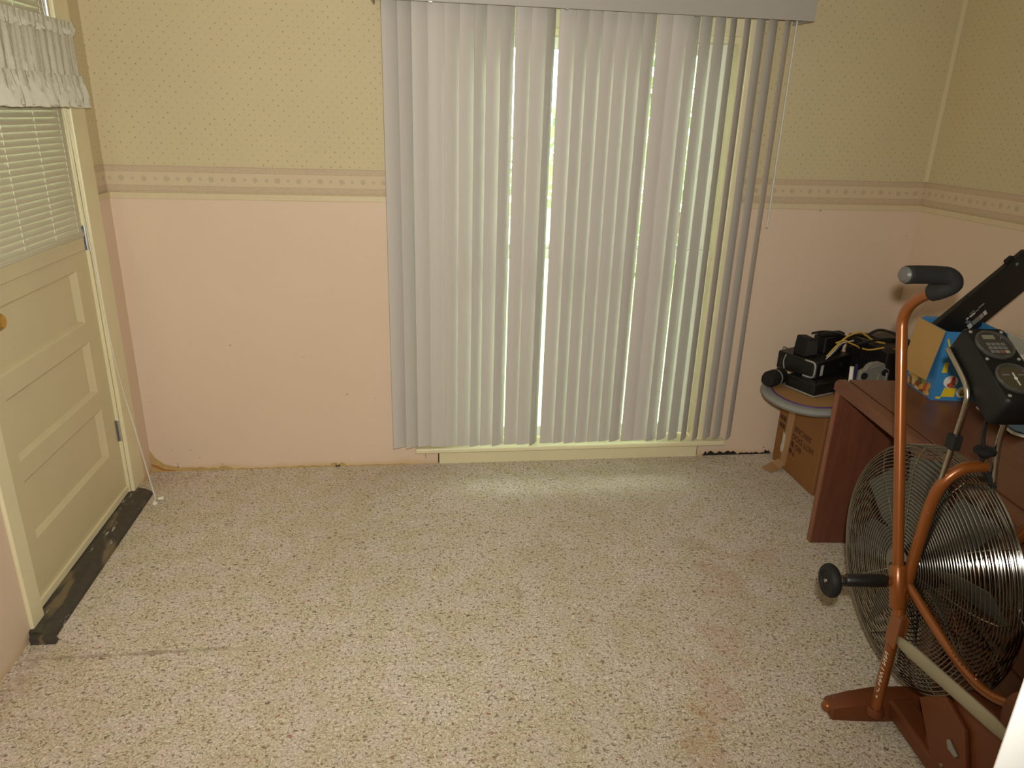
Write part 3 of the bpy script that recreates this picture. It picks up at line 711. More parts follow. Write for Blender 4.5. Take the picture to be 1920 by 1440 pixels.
# flat black box under the player, turned about 21 degrees
U = Vector((.934, .357, 0)); V_ = Vector((-.357, .934, 0)); ca = math.atan2(U.y, U.x)
s1 = thing('set_top_box', (2.872, -.385, TT), ca, 'flat black electronics box with silver lower edge lying on the tray', 'electronics')
MB().rbox(0, .26, 0, .158, .006, .058, .006, 3, .003).build('housing', M['black'], s1, 40)
MB().rbox(-.002, .262, -.002, .160, .0, .007, .006, 3, .001).build('silver_base', M['silver'], s1, 40)
MB().box(.075, .115, -.0012, .001, .016, .040).build('port_panel', M['blackmatte'], s1); MB().box(-.0012, .001, .02, .14, .02, .045).build('front_window', M['blackmatte'], s1)
# the player on top with its silver bracket shaped trim
s2 = thing('video_player', (2.905, -.322, TT+.058), math.radians(27), 'black video player with curved silver trim stacked on the flat box', 'electronics')
PH = .078
MB().rbox(0, .255, 0, .205, .0, PH, .010, 4, .004).build('housing', M['black'], s2, 40)
MB().box(-.0015, .002, .028, .160, .012, PH-.012).build('front_window', M['black'], s2)
pth = [(-.004, .060, .004), (-.005, .020, .005), (-.005, .008, .016), (-.005, .006, PH*.5), (-.005, .008, PH-.016), (-.004, .020, PH-.005), (-.003, .060, PH-.004)]
MB().tube(smoothpath(pth, 4), .0045, 8).build('silver_trim', M['silver'], s2, True)
MB().tube(smoothpath([(-.003, .158, .006), (-.004, .166, PH*.5), (-.003, .158, PH-.006)], 4), .003, 8).build('silver_trim', M['silver'], s2, True)
MB().box(.028, .046, -.0012, .001, .012, .060).build('sticker', M['offwhite'], s2)
MB().lathe([(.012, 0), (.010, .002)], (.18, -.0005, .04), (0, -1, 0), 14).build('jack', M['blackmatte'], s2)
P0 = TT+.058+PH
# small black speaker standing on the player
s3 = thing('computer_speaker', (2.905, -.205, P0), math.radians(20), 'small black upright speaker with tapered grille on top of the video player', 'speaker')
q = MB(); q.add([(-.040, -.035, 0), (.040, -.035, 0), (.034, .04, 0), (-.034, .04, 0), (-.036, -.030, .085), (.030, -.030, .075), (.028, .035, .082), (-.030, .035, .088)], [(3, 2, 1, 0), (4, 5, 6, 7), (0, 1, 5, 4), (1, 2, 6, 5), (2, 3, 7, 6), (3, 0, 4, 7)])
q.build('housing', M['blackmatte'], s3, False, .006)
q = MB(); q.add([(-.034, -.0365, .008), (.034, -.0365, .008), (.026, -.0325, .070), (-.031, -.0325, .077), (-.034, -.034, .008), (.034, -.034, .008), (.026, -.030, .070), (-.031, -.030, .077)], [(0, 1, 2, 3), (7, 6, 5, 4), (0, 4, 5, 1), (1, 5, 6, 2), (2, 6, 7, 3), (3, 7, 4, 0)]); q.build('grille', plain('speaker_grille_cloth', (.035, .030, .030), .85), s3)
# round black speaker lying on the tray's left
s4 = thing('round_speaker', (2.770, -.226, TT), math.radians(15), 'black barrel shaped speaker lying at the left end of the tray', 'speaker')
pr_ = [(.012, -.058), (.030, -.056), (.036, -.044), (.037, .0), (.036, .044), (.030, .056), (.012, .058)]
MB().lathe(pr_, (0, 0, .037), (1, .25, 0), 20).build('housing', M['blackmatte'], s4, True)
MB().lathe([(.0372, -.004), (.0376, -.003), (.0376, .003), (.0372, .004)], (.002, 0, .037), (1, .25, 0), 20).build('seam_ring', M['silver'], s4, True)
# tangle of cables, each its own thing
def cable(pts, r, mat, label, name='cable', n=6):
    P = smoothpath(pts, n); o0 = Vector(P[0])
    t = tag(MB().tube([p-o0 for p in P], r, 6).build(name, M[mat], None, True), label, 'cable', 'cables heaped on the video player'); t.location = o0
    return t
zc = P0+.004
rc = thing('av_receiver', (3.265, -.255, TT), 0, 'large matt black receiver box at the right end of the tray', 'electronics')
MB().rbox(-.105, .105, -.150, .150, .006, .205, .006, 3, .004).build('housing', M['black'], rc, 40)
for fx in (-.08, .08):
    for fy in (-.12, .12): MB().lathe([(.012, 0), (.012, .007)], (fx, fy, 0), (0, 0, 1), 10).build('foot', M['blackmatte'], rc)
for k in range(9): MB().box(-.1065, -.1045, -.10+k*.022, -.09+k*.022, .05, .16).build('vent_slot', M['blackmatte'], rc)
MB().lathe([(.016, 0), (.015, .012), (.003, .013)], (.05, -.150, .10), (0, -1, 0), 14).build('dial', M['silver'], rc, True)
pa = thing('power_adapter', (3.035, -.150, P0), math.radians(22), 'black power adapter block among the cables behind the small speaker', 'adapter')
MB().rbox(-.055, .075, -.035, .035, .0, .075, .010, 3, .004).build('housing', M['black'], pa, 40)
pb = thing('remote_control', (3.030, -.165, P0+.0755), math.radians(8), 'flat dark remote lying highest on the heap of cables', 'remote')
MB().rbox(-.055, .070, -.020, .020, .0, .016, .008, 3, .005).build('housing', M['blackmatte'], pb, 40)
for k in range(3): MB().rbox(-.03+k*.022, -.018+k*.022, -.006, .006, .015, .018, .003).build('button', M['key'], pb)
R0 = TT+.205
cable([(2.975, -.262, .592), (3.00, -.275, .640), (3.037, -.285, .688), (3.092, -.285, .709), (3.125, -.285, .695), (3.17, -.29, .670), (3.22, -.29, R0+.006)], .0040, 'yellowcable', 'yellow cable looping highest over the black cables')
cable([(2.985, -.295, .664), (3.02, -.298, .676), (3.047, -.298, .666), (3.084, -.300, .651), (3.10, -.295, .640)], .0036, 'yellowcable', 'short yellow cable sloping down across the heap middle')
cable([(3.094, -.325, .648), (3.12, -.33, .644), (3.15, -.34, .650), (3.18, -.345, R0+.005)], .0036, 'yellowcable', 'lower yellow cable lying flat across the heap front')
cable([(3.205, -.37, R0+.004), (3.23, -.385, R0+.006), (3.25, -.41, .648), (3.262, -.413, .62)], .0036, 'yellowcable', 'yellow cable end hanging over the receiver front')
cable([(2.945, -.165, .672), (2.98, -.20, .690), (3.03, -.235, .690), (3.07, -.26, .672), (3.11, -.27, .655)], .0042, 'black', 'black cable running from the small speaker over the heap')
cable([(2.985, -.262, .590), (3.03, -.262, .640), (3.08, -.25, .682), (3.15, -.25, .684), (3.22, -.24, R0+.012), (3.30, -.25, R0+.008)], .0065, 'black', 'thick black cable arching from player to receiver')
cable([(3.06, -.262, .632), (3.10, -.31, .668), (3.17, -.33, .690), (3.25, -.32, .684), (3.31, -.34, R0+.008)], .0060, 'black', 'black cable looped up above the receiver front edge')
cable([(3.19, -.19, R0+.008), (3.23, -.22, .700), (3.28, -.30, .695), (3.32, -.37, R0+.010), (3.335, -.411, .64), (3.335, -.416, .56), (3.33, -.416, .50)], .0058, 'black', 'black cable dropping down the receiver front at far right')
cable([(2.96, -.285, .588), (2.99, -.285, .625), (3.03, -.27, .655), (3.08, -.275, .668)], .0024, 'offwhite', 'thin pale cable beside the small upright speaker')
cable([(3.16, -.16, R0+.010), (3.20, -.27, R0+.020), (3.27, -.33, R0+.024), (3.33, -.31, R0+.012)], .0085, 'black', 'thickest black cable coiled on the receiver top')
# thin lead from round speaker to the player
ct = cable([(2.775, -.222, TT+.0755), (2.785, -.225, TT+.10), (2.80, -.20, TT+.145), (2.83, -.15, TT+.155), (2.86, -.155, TT+.142)], .0016, 'black', 'thin black lead rising from the barrel speaker to the player', 'lead')
# grey cast bracket and white tube standing behind the desk's far end
gb = thing('metal_bracket', (3.062, -.472, TT), math.radians(2), 'grey cast metal mounting bracket with bolt holes behind the desk end', 'bracket')
q = MB(); out_ = [(-.066, 0), (.066, 0), (.068, .155), (.050, .162), (.042, .182), (.015, .190), (-.018, .187), (-.036, .176), (-.044, .160), (-.066, .152)]
q.prism(out_, 'y', -.012, .012); q.build('plate', M['bracket'], gb, False, .006)
for hx_, hz_, hr in ((-.045, .132, .012), (.046, .145, .012), (.000, .098, .013)): MB().lathe([(hr*1.25, 0), (hr*1.25, .003), (hr, .0032), (hr*.85, .0015)], (hx_, -.012, hz_), (0, -1, 0), 14).build('bolt_hole', M['blackmatte'], gb, True)
MB().tube([(-.026, -.013, .165), (0, -.016, .176), (.026, -.013, .170)], .005, 7).build('rib', M['bracket'], gb, True)
for hx_ in (.022, .058): MB().tube([(hx_, -.013, .09), (hx_-.004, -.015, .145)], .005, 7).build('rib', M['bracket'], gb, True)
wt = thing('white_tube', (2.985, -.462, TT), 0, 'slim white tube with dark blue back beside the grey bracket', 'tube')
MB().tube([(0, 0, 0), (-.014, 0, .165)], .0085, 12).build('tube_body', M['white'], wt, True); MB().box(.0065, .0085, -.006, .012, 0, .175).build('navy_backing', M['purplecloth'], wt)

# ================================================================== THINGS ON THE DESK
ZT = DH
bA = math.atan2(-.81+.989, 2.956-2.929)                    # left side direction
bb = thing('toy_box', (2.929, -.989, ZT), bA-PI/2, 'bright blue printed carton with tan flap folded down, on the desk', 'box')
# local y = along left side (away), x = to the right
bw, bdp, bh = .20, .181, .243
q = MB(); t_ = .003
q.box(0, t_, 0, bdp, 0, bh).box(bw-t_, bw, 0, bdp, 0, bh).box(t_, bw-t_, 0, t_, 0, bh).box(t_, bw-t_, bdp-t_, bdp, 0, bh).box(t_, bw-t_, t_, bdp-t_, 0, t_)
q.build('carton_body', M['blue'], bb)
q = MB(); q.add([(-.003, .004, bh), (-.003, bdp-.004, bh+.002), (-.020, bdp+.006, .055), (-.022, .016, .066), (-.006, .004, bh), (-.006, bdp-.004, bh+.002), (-.023, bdp+.006, .055), (-.025, .016, .066)], [(0, 1, 2, 3), (7, 6, 5, 4), (0, 4, 5, 1), (1, 5, 6, 2), (2, 6, 7, 3), (3, 7, 4, 0)])
q.build('folded_flap', M['cardin'], bb)
q = MB(); q.add([(.004, bdp, bh), (bw-.004, bdp, bh), (bw-.01, bdp+.02, bh+.002), (.03, bdp+.02, bh+.002), (.004, bdp+.002, bh-.002), (bw-.004, bdp+.002, bh-.002), (bw-.01, bdp+.022, bh-.001), (.03, bdp+.022, bh-.001)], [(0, 1, 2, 3), (7, 6, 5, 4), (0, 4, 5, 1), (1, 5, 6, 2), (2, 6, 7, 3), (3, 7, 4, 0)])
q.build('back_flap', M['blue'], bb)
def card(poly, y0, mat, name='print'): return MB().prism(poly, 'y', y0-.0008, y0).build(name, M[mat], bb)
def ell(cx, cz, rx, rz, n=20): return [(cx+rx*math.cos(2*PI*k/n), cz+rz*math.sin(2*PI*k/n)) for k in range(n)]
card([(.018, .135), (.03, .135), (.032, .10), (.014, .10)], -.0002, 'yellow')
card(ell(.052, .068, .024, .022), -.0002, 'white'); card(ell(.056, .056, .015, .009), -.001, 'photoprint'); card([(.050, .064), (.066, .064), (.064, .088), (.056, .088)], -.001, 'red')
card([(.03, .014), (.074, .014), (.078, .046), (.036, .046)], -.0002, 'yellow'); card([(.014, .006), (.030, .006), (.031, .014), (.014, .014)], -.0002, 'yellow')
card(ell(.098, .032, .019, .020), -.0002, 'white'); card(ell(.100, .030, .011, .011), -.001, 'photoprint')
m_ = frame((.036, -.0012, .196), (1, 0, 0), (0, 0, 1)); text('print', 'W', .058, M['yellow'], bb, m_)
q = MB(); q.box(-.0008, 0, .02, bdp-.015, .004, .050); q.build('print', M['photoprint'], bb)
# black device leaning out of it
pd0 = Vector((3.00, -.872, .70)); ddir = Vector((.252, .02, .220)).normalized(); wdir = Vector((.0, 1, 0)).cross(ddir).normalized()
# long axis = ddir, width axis = perpendicular in the near vertical plane
wd = ddir.cross(Vector((0, -1, 0))).normalized()
if wd.z < 0: wd = -wd
bd = thing('leaning_device', (3.075, -.875, ZT+.004), 0, 'long black device with silver rating label leaning out of the blue carton', 'electronics')
fm = Matrix.Translation(Vector((2.990, -.872, .938))-Vector(bd.location)) @ frame((0, 0, 0), ddir, wd)
DW = .128; LDv = .38
q = MB(); pts = [(-.055, -DW), (LDv-.03, -DW), (LDv, -DW+.03), (LDv, -.03), (LDv-.03, 0), (-.05, 0)]
q.prism(pts, 'z', -.012, .012); q.xf(fm); hs = q.build('housing', M['black'], bd, False, .004)
q = MB(); q.rbox(.275, .305, -.004, .014, -.008, .008, .004); q.xf(fm); q.build('latch', M['blackmatte'], bd, True)
q = MB(); q.tube(smoothpath([(.075, -.002, .010), (.085, .010, .012), (.10, .010, .012), (.105, -.002, .010)], 4), .0022, 6); q.xf(fm); q.build('wire_loop', M['black'], bd, True)
for x0, x1, y0, y1, mt in ((.052, .068, -.104, -.086, 'offwhite'), (.071, .105, -.103, -.086, 'bracket'), (.105, .118, -.102, -.086, 'silver'), (.121, .133, -.101, -.085, 'offwhite'), (.052, .064, -.075, -.071, 'silver'), (.074, .098, -.069, -.063, 'offwhite'), (.060, .070, -.068, -.062, 'offwhite'), (.100, .115, -.066, -.062, 'bracket'), (.115, .140, -.062, -.058, 'silver'), (.056, .070, -.082, -.078, 'silver'), (.080, .100, -.058, -.055, 'bracket')):
    q = MB().box(x0, x1, y0, y1, .012, .0126); q.xf(fm); q.build('label_print', M[mt], hs)
q = MB(); q.lathe([(.006, 0), (.005, .001)], (.30, -.02, .012), (0, 0, 1), 10); q.xf(fm); q.build('indicator', plain('green_indicator', (.10, .22, .17), .4), hs)
q = MB(); q.tube(smoothpath([(2.985, -.86, .90), (3.00, -.875, .925), (3.035, -.876, .930), (3.06, -.875, .92)], 5), .0022, 6); q.xf(Matrix.Translation(-Vector(bd.location))); q.build('lead', M['black'], bd, True)
# white bin at the wall
wbn = thing('storage_bin', (3.335, -.80, ZT), math.radians(-4), 'white plastic storage bin with rim on the desk by the right wall', 'bin')
q = MB(); a_ = .075; c_ = .16; hb = .150; t_ = .003
q.box(-a_, a_, -c_, -c_+t_, 0, hb).box(-a_, a_, c_-t_, c_, 0, hb).box(-a_, -a_+t_, -c_, c_, 0, hb).box(a_-t_, a_, -c_, c_, 0, hb).box(-a_, a_, -c_, c_, 0, t_)
q.build('bin_body', M['offwhite'], wbn)
q = MB(); q.box(-a_-.008, a_+.008, -c_-.008, -c_, hb-.014, hb).box(-a_-.008, a_+.008, c_, c_+.008, hb-.014, hb).box(-a_-.008, -a_, -c_, c_, hb-.014, hb).box(a_, a_+.008, -c_, c_, hb-.014, hb)
q.build('rim', M['white'], wbn)
mg = thing('magazine', (3.06, -1.235, ZT), math.radians(-12), 'curling magazine with blue and white cover lying on the desk', 'magazine')
def sheet(w0, w1, h0, h1, z, curl, th, nx=14):
    vs = []; fs = []
    for s in (0, 1):
        for j in (0, 1):
            for i in range(nx+1):
                x = w0+(w1-w0)*i/nx; k = max(0, (x-w1+.14)/.14)*0+max(0, (-x+w0+.10)/.10)
                vs.append((x, (h0, h1)[j]+.010*math.sin(i*.6)*k, z+curl*k*k+(th if s else 0)))
    n = nx+1
    for i in range(nx):
        fs += [(i, i+1, n+i+1, n+i), (2*n+i, 3*n+i, 3*n+i+1, 2*n+i+1), (i, 2*n+i, 2*n+i+1, i+1), (n+i, n+i+1, 3*n+i+1, 3*n+i)]
    fs += [(0, n, 3*n, 2*n), (nx, 2*n+nx, 3*n+nx, n+nx)]
    return MB().add(vs, fs)
sheet(-.085, .14, -.10, .11, .0, .018, .006).build('pages', M['white'], mg, 50)
sheet(-.070, .14, -.085, .11, .0062, .018, .0008).build('cover', M['blue'], mg, 50)

# ================================================================== EXERCISE BIKE
aB = math.radians(4)
ob = Vector((2.545, -1.575, 0)); TC = .04
bk = thing('exercise_bike', ob, -aB, 'copper brown air resistance exercise bike with big wire fan cage', 'exercise bike')
def B(L, T, Z): return Vector((-T, -L, Z))                  # rearward, left, up -> local
def Bp(*pts): return [B(*p) for p in pts]
FT = .078; FL = .118; AX = .098; AZ = .458; WL = .048; WZ = .462; RW = .320
# front foot
q = MB(); secs = [(-.19, .020, .030, .004), (-.185, .030, .036, .0), (-.12, .036, .050, .0), (-.05, .040, .060, .0), (.05, .040, .060, .0), (.12, .036, .050, .0), (.185, .030, .036, .0), (.19, .020, .030, .004)]
vs = []; fs = []
for T, hw, ht_, zb in secs:
    for a, z in ((-hw, zb), (hw, zb), (hw, ht_*.55), (hw*.8, ht_*.92), (hw*.4, ht_), (-hw*.4, ht_), (-hw*.8, ht_*.92), (-hw, ht_*.55)): vs.append(B(.075+a, TC+T, z))
for i in range(len(secs)-1):
    for k in range(8): fs.append((i*8+k, i*8+(k+1) % 8, (i+1)*8+(k+1) % 8, (i+1)*8+k))
fs += [tuple(range(7, -1, -1)), tuple(range((len(secs)-1)*8, len(secs)*8))]
ff = q.add(vs, fs).build('front_foot', M['coppermatte'], bk, 50)
for s in (-1, 1): MB().lathe([(.017, 0), (.016, .012), (.010, .020), (.003, .022)], B(.075, TC+s*.183, .020), (-s, 0, 0), 14).build('end_cap', M['copper'], ff, True)
MB().lathe([(.005, 0), (.004, .003), (.001, .004)], B(.06, TC+.165, .036), (0, 0, 1), 10).build('rivet', M['chrome'], ff, True)
# main beam
q = MB(); q.box(-.034-TC, .034-TC, -1.02, -.10, .018, .066); q.build('main_beam', M['coppermatte'], bk, False, .008)
# fork: inverted U over the wheel
legs = [B(FL+.006, TC+FT+.004, .045), B(FL, TC+FT+.002, .25), B(FL-.004, TC+FT, .46), B(FL, TC+FT, .60), B(FL+.006, TC+FT-.002, .70), B(FL+.012, TC+FT-.014, .755), B(FL+.016, TC+FT-.045, .790), B(FL+.018, TC, .798)]
legs.append(B(FL+.018, TC-.022, .798))
fk = MB().tube(smoothpath(legs, 6), .0145, 12).build('fork', M['copper'], bk, True)
MB().tube(smoothpath([B(FL+.006, TC-FT-.004, .045), B(FL, TC-FT-.002, .25), B(FL-.004, TC-FT, .475)], 6), .0145, 12).build('fork_leg', M['coppermatte'], fk, True)
for s in (1, -1):
    MB().lathe([(.024, 0), (.022, .014), (.019, .02)], B(FL+.006, TC+s*(FT+.004), .040), (0, 0, 1), 14).build('socket', M['coppermatte'], fk, True)
# brand lettering down the lower left fork leg, reading upwards
nrm = Vector((-.80, -.60, 0)).normalized()
for i, chx in enumerate('SCHWINN'):
    zz = .105+i*.0225
    o = B(FL+.004-.0, TC+FT+.0035, zz)+nrm.cross(Vector((0, 0, 1)))*-.004+Vector((-.90, -.05, 0)).normalized()*.0152
    text('decal', chx, .028, M['decal'], fk, frame(o, (0, 0, 1), (.05, -.90, 0)) @ Matrix.Diagonal((.95, .72, 1, 1)))
# tension knob on the crown
kn = MB().lathe([(.005, -.024), (.005, 0), (.011, .002), (.016, .010), (.024, .013), (.025, .020), (.019, .026), (.003, .028)], B(FL+.018, TC-.012, .822), (0, 0, 1), 20).build('tension_knob', M['blackmatte'], bk, True)
MB().tube(smoothpath([B(FL+.018, TC-.008, .84), B(FL+.010, TC-.004, .88), B(FL+.014, TC, .93), B(FL+.03, TC, .965)], 6), .0045, 8).build('console_cable', M['black'], bk, True)
# wheel / fan cage
hub = MB().lathe([(.010, -.085), (.010, -.06), (.036, -.058), (.038, -.03), (.024, -.02), (.024, .02), (.038, .03), (.036, .058), (.010, .06), (.010, .085)], B(WL, TC, WZ), (1, 0, 0), 18).build('hub', M['blackmatte'], bk, True)
fan = MB()
nb = 10
cage = MB().lathe([(.040, -.064), (.052, -.066), (.052, -.062), (.040, -.060)], B(WL, TC, WZ), (1, 0, 0), 24).build('fan_cage', M['wire'], bk, True)
MB().lathe([(.040, .060), (.052, .062), (.052, .066), (.040, .064)], B(WL, TC, WZ), (1, 0, 0), 24).build('hub_plate', M['wire'], cage, True)
def cage_off(r):                                            # half width of the cage at radius r
    t = (r/RW); return .062-.006*t-(.022*max(0, (t-.80)/.20)**1.6)
def ring_mesh(r, side, wr=.0013, seg=72):
    c = B(WL, TC+side*cage_off(r), WZ) if side else B(WL, TC, WZ)
    return [c+Vector((0, r*math.cos(2*PI*k/seg), r*math.sin(2*PI*k/seg))) for k in range(seg)]
NR = 27
for s in (1, -1):
    for i in range(NR):
        r = .058+(RW-.062)*i/(NR-1)
        MB().tube(ring_mesh(r, s), .0015, 5, closed=True).build('wire_ring', M['wire'], cage, True)
for off in (-.030, -.022, -.014, -.005, .005, .014, .022, .030):
    c = B(WL, TC+off, WZ); MB().tube([c+Vector((0, RW*math.cos(2*PI*k/72), RW*math.sin(2*PI*k/72))) for k in range(72)], .0016, 5, closed=True).build('wire_ring', M['wire'], cage, True)
for k in range(12):
    an = 2*PI*(k+.35)/12; pts = []
    for r in (.05, .12, .20, .26, .295, RW-.001): pts.append((r, cage_off(r)-.0028))
    prof_ = [(r, o_) for r, o_ in pts]+[(RW+.0005, 0)]+[(r, -o_) for r, o_ in reversed(pts)]
    MB().tube([B(WL+r*math.cos(an), TC+o_, WZ+r*math.sin(an)) for r, o_ in prof_], .0017, 5).build('spoke_wire', M['chrome'], cage, True)
bl = MB(); r0, r1 = .06, .285
bl.add([(-.020, r0, -.012), (.020, r0, .012), (.030, r1*.6, .045), (.026, r1, .055), (-.026, r1, -.03), (-.030, r1*.6, -.035), (-.0215, r0, -.010), (.0185, r0, .014), (.0285, r1*.6, .047), (.0245, r1, .057), (-.0275, r1, -.028), (-.0315, r1*.6, -.033)],
       [(0, 1, 2, 5), (5, 2, 3, 4), (6, 11, 8, 7), (11, 10, 9, 8), (0, 6, 7, 1), (1, 7, 8, 2), (2, 8, 9, 3), (3, 9, 10, 4), (4, 10, 11, 5), (5, 11, 6, 0)])
blm = bl.mesh('fan_blade', M['blade'])
for k in range(8):
    o = bpy.data.objects.new('fan_blade', blm); COL.objects.link(o); o.parent = bk
    o.location = B(WL, TC, WZ); o.rotation_euler = (2*PI*k/8+.5, 0, 0)
MB().lathe([(.045, -.018), (.062, -.016), (.062, .016), (.045, .018)], B(WL, TC, WZ), (1, 0, 0), 24).build('blade_carrier', M['blackmatte'], bk, True)
# chain stays, seat tube and brown chain case
for s in (1, -1):
    st = smoothpath([B(AX+.01, TC+s*FT, AZ), B(.235, TC+s*.062, .405), B(.335, TC+s*.040, .362), B(.40, TC+s*.030, .362), B(.46, TC+s*.012, .385)], 6)
    if s > 0: MB().tube(st, .0120, 10).build('stay', M['copper'], bk, True)
    MB().lathe([(.016, 0), (.016, .008), (.011, .010), (.009, .020), (.002, .021)], B(AX, TC+s*(FT+.010), AZ), (-s, 0, 0), 14).build('axle_nut', M['linkbar'], bk, True)
MB().tube([B(.47, TC, .06), B(.50, TC, .45), B(.62, TC, .72)], .017, 12).build('seat_tube', M['copper'], bk, True)
MB().tube([B(.615, TC, .70), B(.67, TC, .84)], .011, 10).build('seat_post', M['chrome'], bk, True)
q = MB(); vs = []; ns = 10
for i in range(ns+1):
    t = i/ns; L = .52+.28*t; hw = .022+.105*(t**1.7) if t < .85 else .127-.05*(t-.85)/.15
    for k in range(10):
        a = 2*PI*k/10; vs.append(B(L, TC+hw*math.cos(a), .865+.028*math.sin(a)+.012*(t-.5)**2))
fs = [(i*10+k, i*10+(k+1) % 10, (i+1)*10+(k+1) % 10, (i+1)*10+k) for i in range(ns) for k in range(10)]+[tuple(range(9, -1, -1)), tuple(range(ns*10, ns*10+10))]
q.add(vs, fs).build('saddle', M['blackmatte'], bk, True)
q = MB(); q.prism([(-.24, .05), (-.245, .215), (-.275, .290), (-.40, .318), (-.60, .30), (-.66, .18), (-.60, .06)], 'x', -TC-.022, -TC+.022); q.build('chain_case', M['coppermatte'], bk, False, .008)
q = MB(); q.prism([(-.205, .172), (-.278, .252), (-.368, .226), (-.405, .14), (-.405, .05), (-.302, .05), (-.262, .105)], 'x', -TC-.036, -TC-.024); pl = q.build('side_plate', M['coppermatte'], bk, False, .003)
MB().lathe([(.006, 0), (.005, .003), (.001, .004)], B(.335, TC+.036, .085), (-1, 0, 0), 10).build('bolt', M['chrome'], pl, True)
MB().tube(Bp((.335, TC+.038, .165), (.350, TC+.039, .155), (.372, TC+.038, .150)), [.005, .009, .005], 8).build('weld', M['bracket'], pl, True)
q = MB(); q.box(-.20-TC, .20-TC, -1.04, -.98, .0, .045); q.build('rear_foot', M['coppermatte'], bk, False, .012)
MB().lathe([(.09, -.004), (.095, 0), (.09, .004)], B(.55, TC+.05, .385), (1, 0, 0), 24).build('crank_disc', M['coppermatte'], bk, True)
# left arm: lever, sleeve, grip, link rod, foot peg
LT = TC+.105
lev = smoothpath([B(.150, LT, .385), B(.112, LT, .47), B(.028, LT, .706), B(-.039, LT, .895), B(-.088, LT, 1.035), B(-.104, LT, 1.090), B(-.090, LT, 1.128), B(-.059, LT-.002, 1.158), B(-.018, LT-.006, 1.182)], 6)
MB().tube(lev, .0135, 12).build('arm_lever', M['copper'], bk, True)
dirl = (B(.112, LT, .47)-B(.024, LT, .706)).normalized()
pv = B(.118, LT, .455)
slv = MB().tube([pv-dirl*.050, pv-dirl*.046, pv+dirl*.055, pv+dirl*.062], [.0160, .0195, .0205, .016], 14).build('lever_sleeve', M['copper'], bk, True)
cl = MB()
for o_ in (-.012, .008): cl.box(-LT+o_, -LT+o_+.004, -.178, -.135, .300, .392)
cl.build('clevis', M['copper'], bk, False, .002)
# grip: foam tube turning outwards
gp = smoothpath([B(-.026, LT-.004, 1.179), B(-.002, LT-.014, 1.192), B(.010, LT-.028, 1.208), B(.010, LT-.016, 1.224), B(.009, LT+.010, 1.228), B(.016, LT+.06, 1.230), B(.026, LT+.100, 1.231)], 7)
gr = [.0215]*len(gp); gr[0] = .0195; gr[-1] = .0195
MB().tube(gp, gr, 16).build('hand_grip', M['foam'], bk, True)
MB().lathe([(.0185, 0), (.019, .004), (.014, .010), (.002, .012)], gp[-1], gp[-1]-gp[-2], 16).build('grip_cap', plain('worn_vinyl_cap', (.10, .095, .085), .35), bk, True)
# foot peg
MB().tube(Bp((.112, TC+FT+.012, AZ), (.108, LT+.03, AZ)), .010, 10).build('peg_axle', M['coppermatte'], bk, True)
MB().tube(Bp((.110, LT+.022, AZ), (.106, LT+.030, AZ), (.104, LT+.128, AZ+.001), (.104, LT+.133, AZ+.001)), [.012, .0165, .0165, .013], 14).build('foot_peg', M['black'], bk, True)
for dz in (.012, -.012): MB().tube(Bp((.104, LT+.122, AZ+dz), (.104, LT+.166, AZ+dz)), .005, 8).build('peg_bracket', M['chrome'], bk, True)
MB().lathe([(.026, -.014), (.038, -.012), (.043, -.005), (.043, .005), (.038, .012), (.026, .012), (.024, .009), (.008, .009), (.006, .011), (.001, .011)], B(.104, LT+.172, AZ+.001), (-1, 0, 0), 26).build('roller', M['blackmatte'], bk, True)
MB().lathe([(.006, 0), (.005, .003), (.001, .004)], B(.104, LT+.183, AZ+.001), (-1, 0, 0), 10).build('roller_bolt', M['chrome'], bk, True)
q = MB(); q.tube(Bp((.150, LT-.002, .318), (.185, LT, .326), (.23, LT, .336), (.50, LT-.003, .383), (.56, LT-.003, .392)), [.007, .016, .0195, .0180, .012], 10, sx=.40); q.build('link_rod', M['linkbar'], bk, 50)
# right arm, leaning the other way
RT = TC-.088
levr = smoothpath([B(.075, RT, .385), B(.112, RT, .455), B(.23, RT, .68), B(.40, RT, 1.00), B(.445, RT, 1.07), B(.49, RT+.02, 1.11)], 6)
MB().tube(levr, .0145, 12).build('arm_lever', M['copper'], bk, True)
gp2 = smoothpath([B(.48, RT+.018, 1.102), B(.505, RT+.026, 1.12), B(.515, RT+.0, 1.13), B(.512, RT-.10, 1.134)], 6)
MB().tube(gp2, .0225, 14).build('hand_grip', M['foam'], bk, True)
# console on two chromed rods
for T in (TC+.070, TC-.040):
    s = 1 if T > TC else -1
    pts = [B(.120, T, .665), B(.136, T, .86), B(.143, T, .955), B(.138, T, .985), B(.115, T, 1.012), B(.040, T, 1.060)]
    if s < 0: pts[0] = B(.158, T, .745)
    MB().tube(smoothpath(pts, 5), .0072, 10).build('console_rod', M['chrome'], bk, True)
MB().tube(Bp((FL+.018, TC-.014, .798), (.150, TC-.036, .770), (.158, TC-.040, .752)), .008, 8).build('rod_mount', M['blackmatte'], bk, True)
MB().rbox(-TC-.070-.014, -TC-.070+.010, -.152, -.124, .846, .882, .004).build('rod_clip', M['blackmatte'], bk)
for zz in (.672, .705): MB().lathe([(.007, 0), (.007, .004), (.004, .009), (.001, .010)], B(.128, TC+.078, zz), (-1, -.3, 0), 10).build('clamp_bolt', M['chrome'], bk, True)
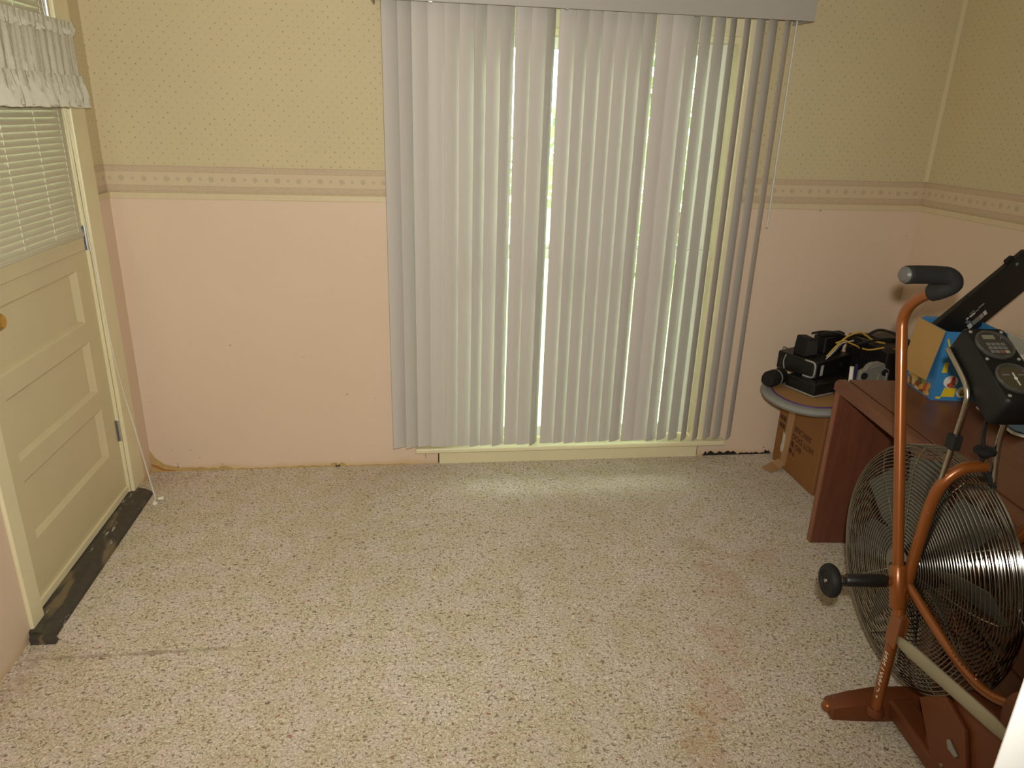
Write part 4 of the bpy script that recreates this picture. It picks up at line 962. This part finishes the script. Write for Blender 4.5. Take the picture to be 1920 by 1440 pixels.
cF = B(.056, .052, 1.118); cdn = Vector((0, -.195, -.110)).normalized(); cxx = Vector((1, 0, 0))
cm = frame(cF, cxx, -cdn)                                   # x right, y up the face, z out of the face
cw, chh, cdp = .052, .226, .082
q = MB(); q.rbox(-cw, cw, -chh, 0, -cdp, 0, .016, 4, .006); q.xf(cm); co_ = q.build('console', M['darkpanel'], bk, 45)
def cpn(q, name, mat, par=co_, smooth=False): q.xf(cm); return q.build(name, mat if not isinstance(mat, str) else M[mat], par, smooth)
for cy, nm in ((-.058, 'upper'), (-.158, 'lower')):
    cpn(MB().lathe([(.0385, -.001), (.0435, 0), (.0435, .004), (.0405, .0065), (.0370, .005), (.0365, .001)], (0, cy, 0), (0, 0, 1), 32), 'gauge_rim', 'lens', smooth=True)
    cpn(MB().lathe([(.0372, 0), (.0372, .0015), (.001, .0016)], (0, cy, 0), (0, 0, 1), 32), 'gauge_face', 'lcd' if nm == 'upper' else 'dial', smooth=True)
cpn(MB().box(-.018, .010, -.040, -.028, .0016, .0028), 'display', plain('lcd_glass', (.20, .19, .13), .25))
for r_ in range(3):
    for k in range(4):
        x = -.019+k*.0115; y = -.052-r_*.0115
        kc = 'red' if (r_ == 2 and k == 2) else ('yellow' if (r_ == 2 and k == 3) else 'key')
        cpn(MB().rbox(x, x+.0092, y-.0085, y, .0014, .0036, .0012, 2), 'key', M['key'] if kc == 'key' else (plain('dull_red_key', (.20, .07, .05), .5) if kc == 'red' else M['linkbar']))
cpn(MB().box(-.0015, .0015, -.178, -.142, .0016, .0026), 'needle', 'offwhite'); cpn(MB().lathe([(.004, 0), (.003, .002)], (0, -.158, .0016), (0, 0, 1), 10), 'needle_hub', 'offwhite')
cpn(MB().box(-.026, -.010, -.150, -.146, .0016, .0022), 'dial_mark', 'key'); cpn(MB().box(.010, .026, -.150, -.146, .0016, .0022), 'dial_mark', 'key')
for x in (-.037, .037):
    for y in (-.016, -.100, -.206): cpn(MB().lathe([(.0042, 0), (.0038, .0016), (.001, .0022)], (x, y, 0), (0, 0, 1), 10), 'screw', 'silver', smooth=True)
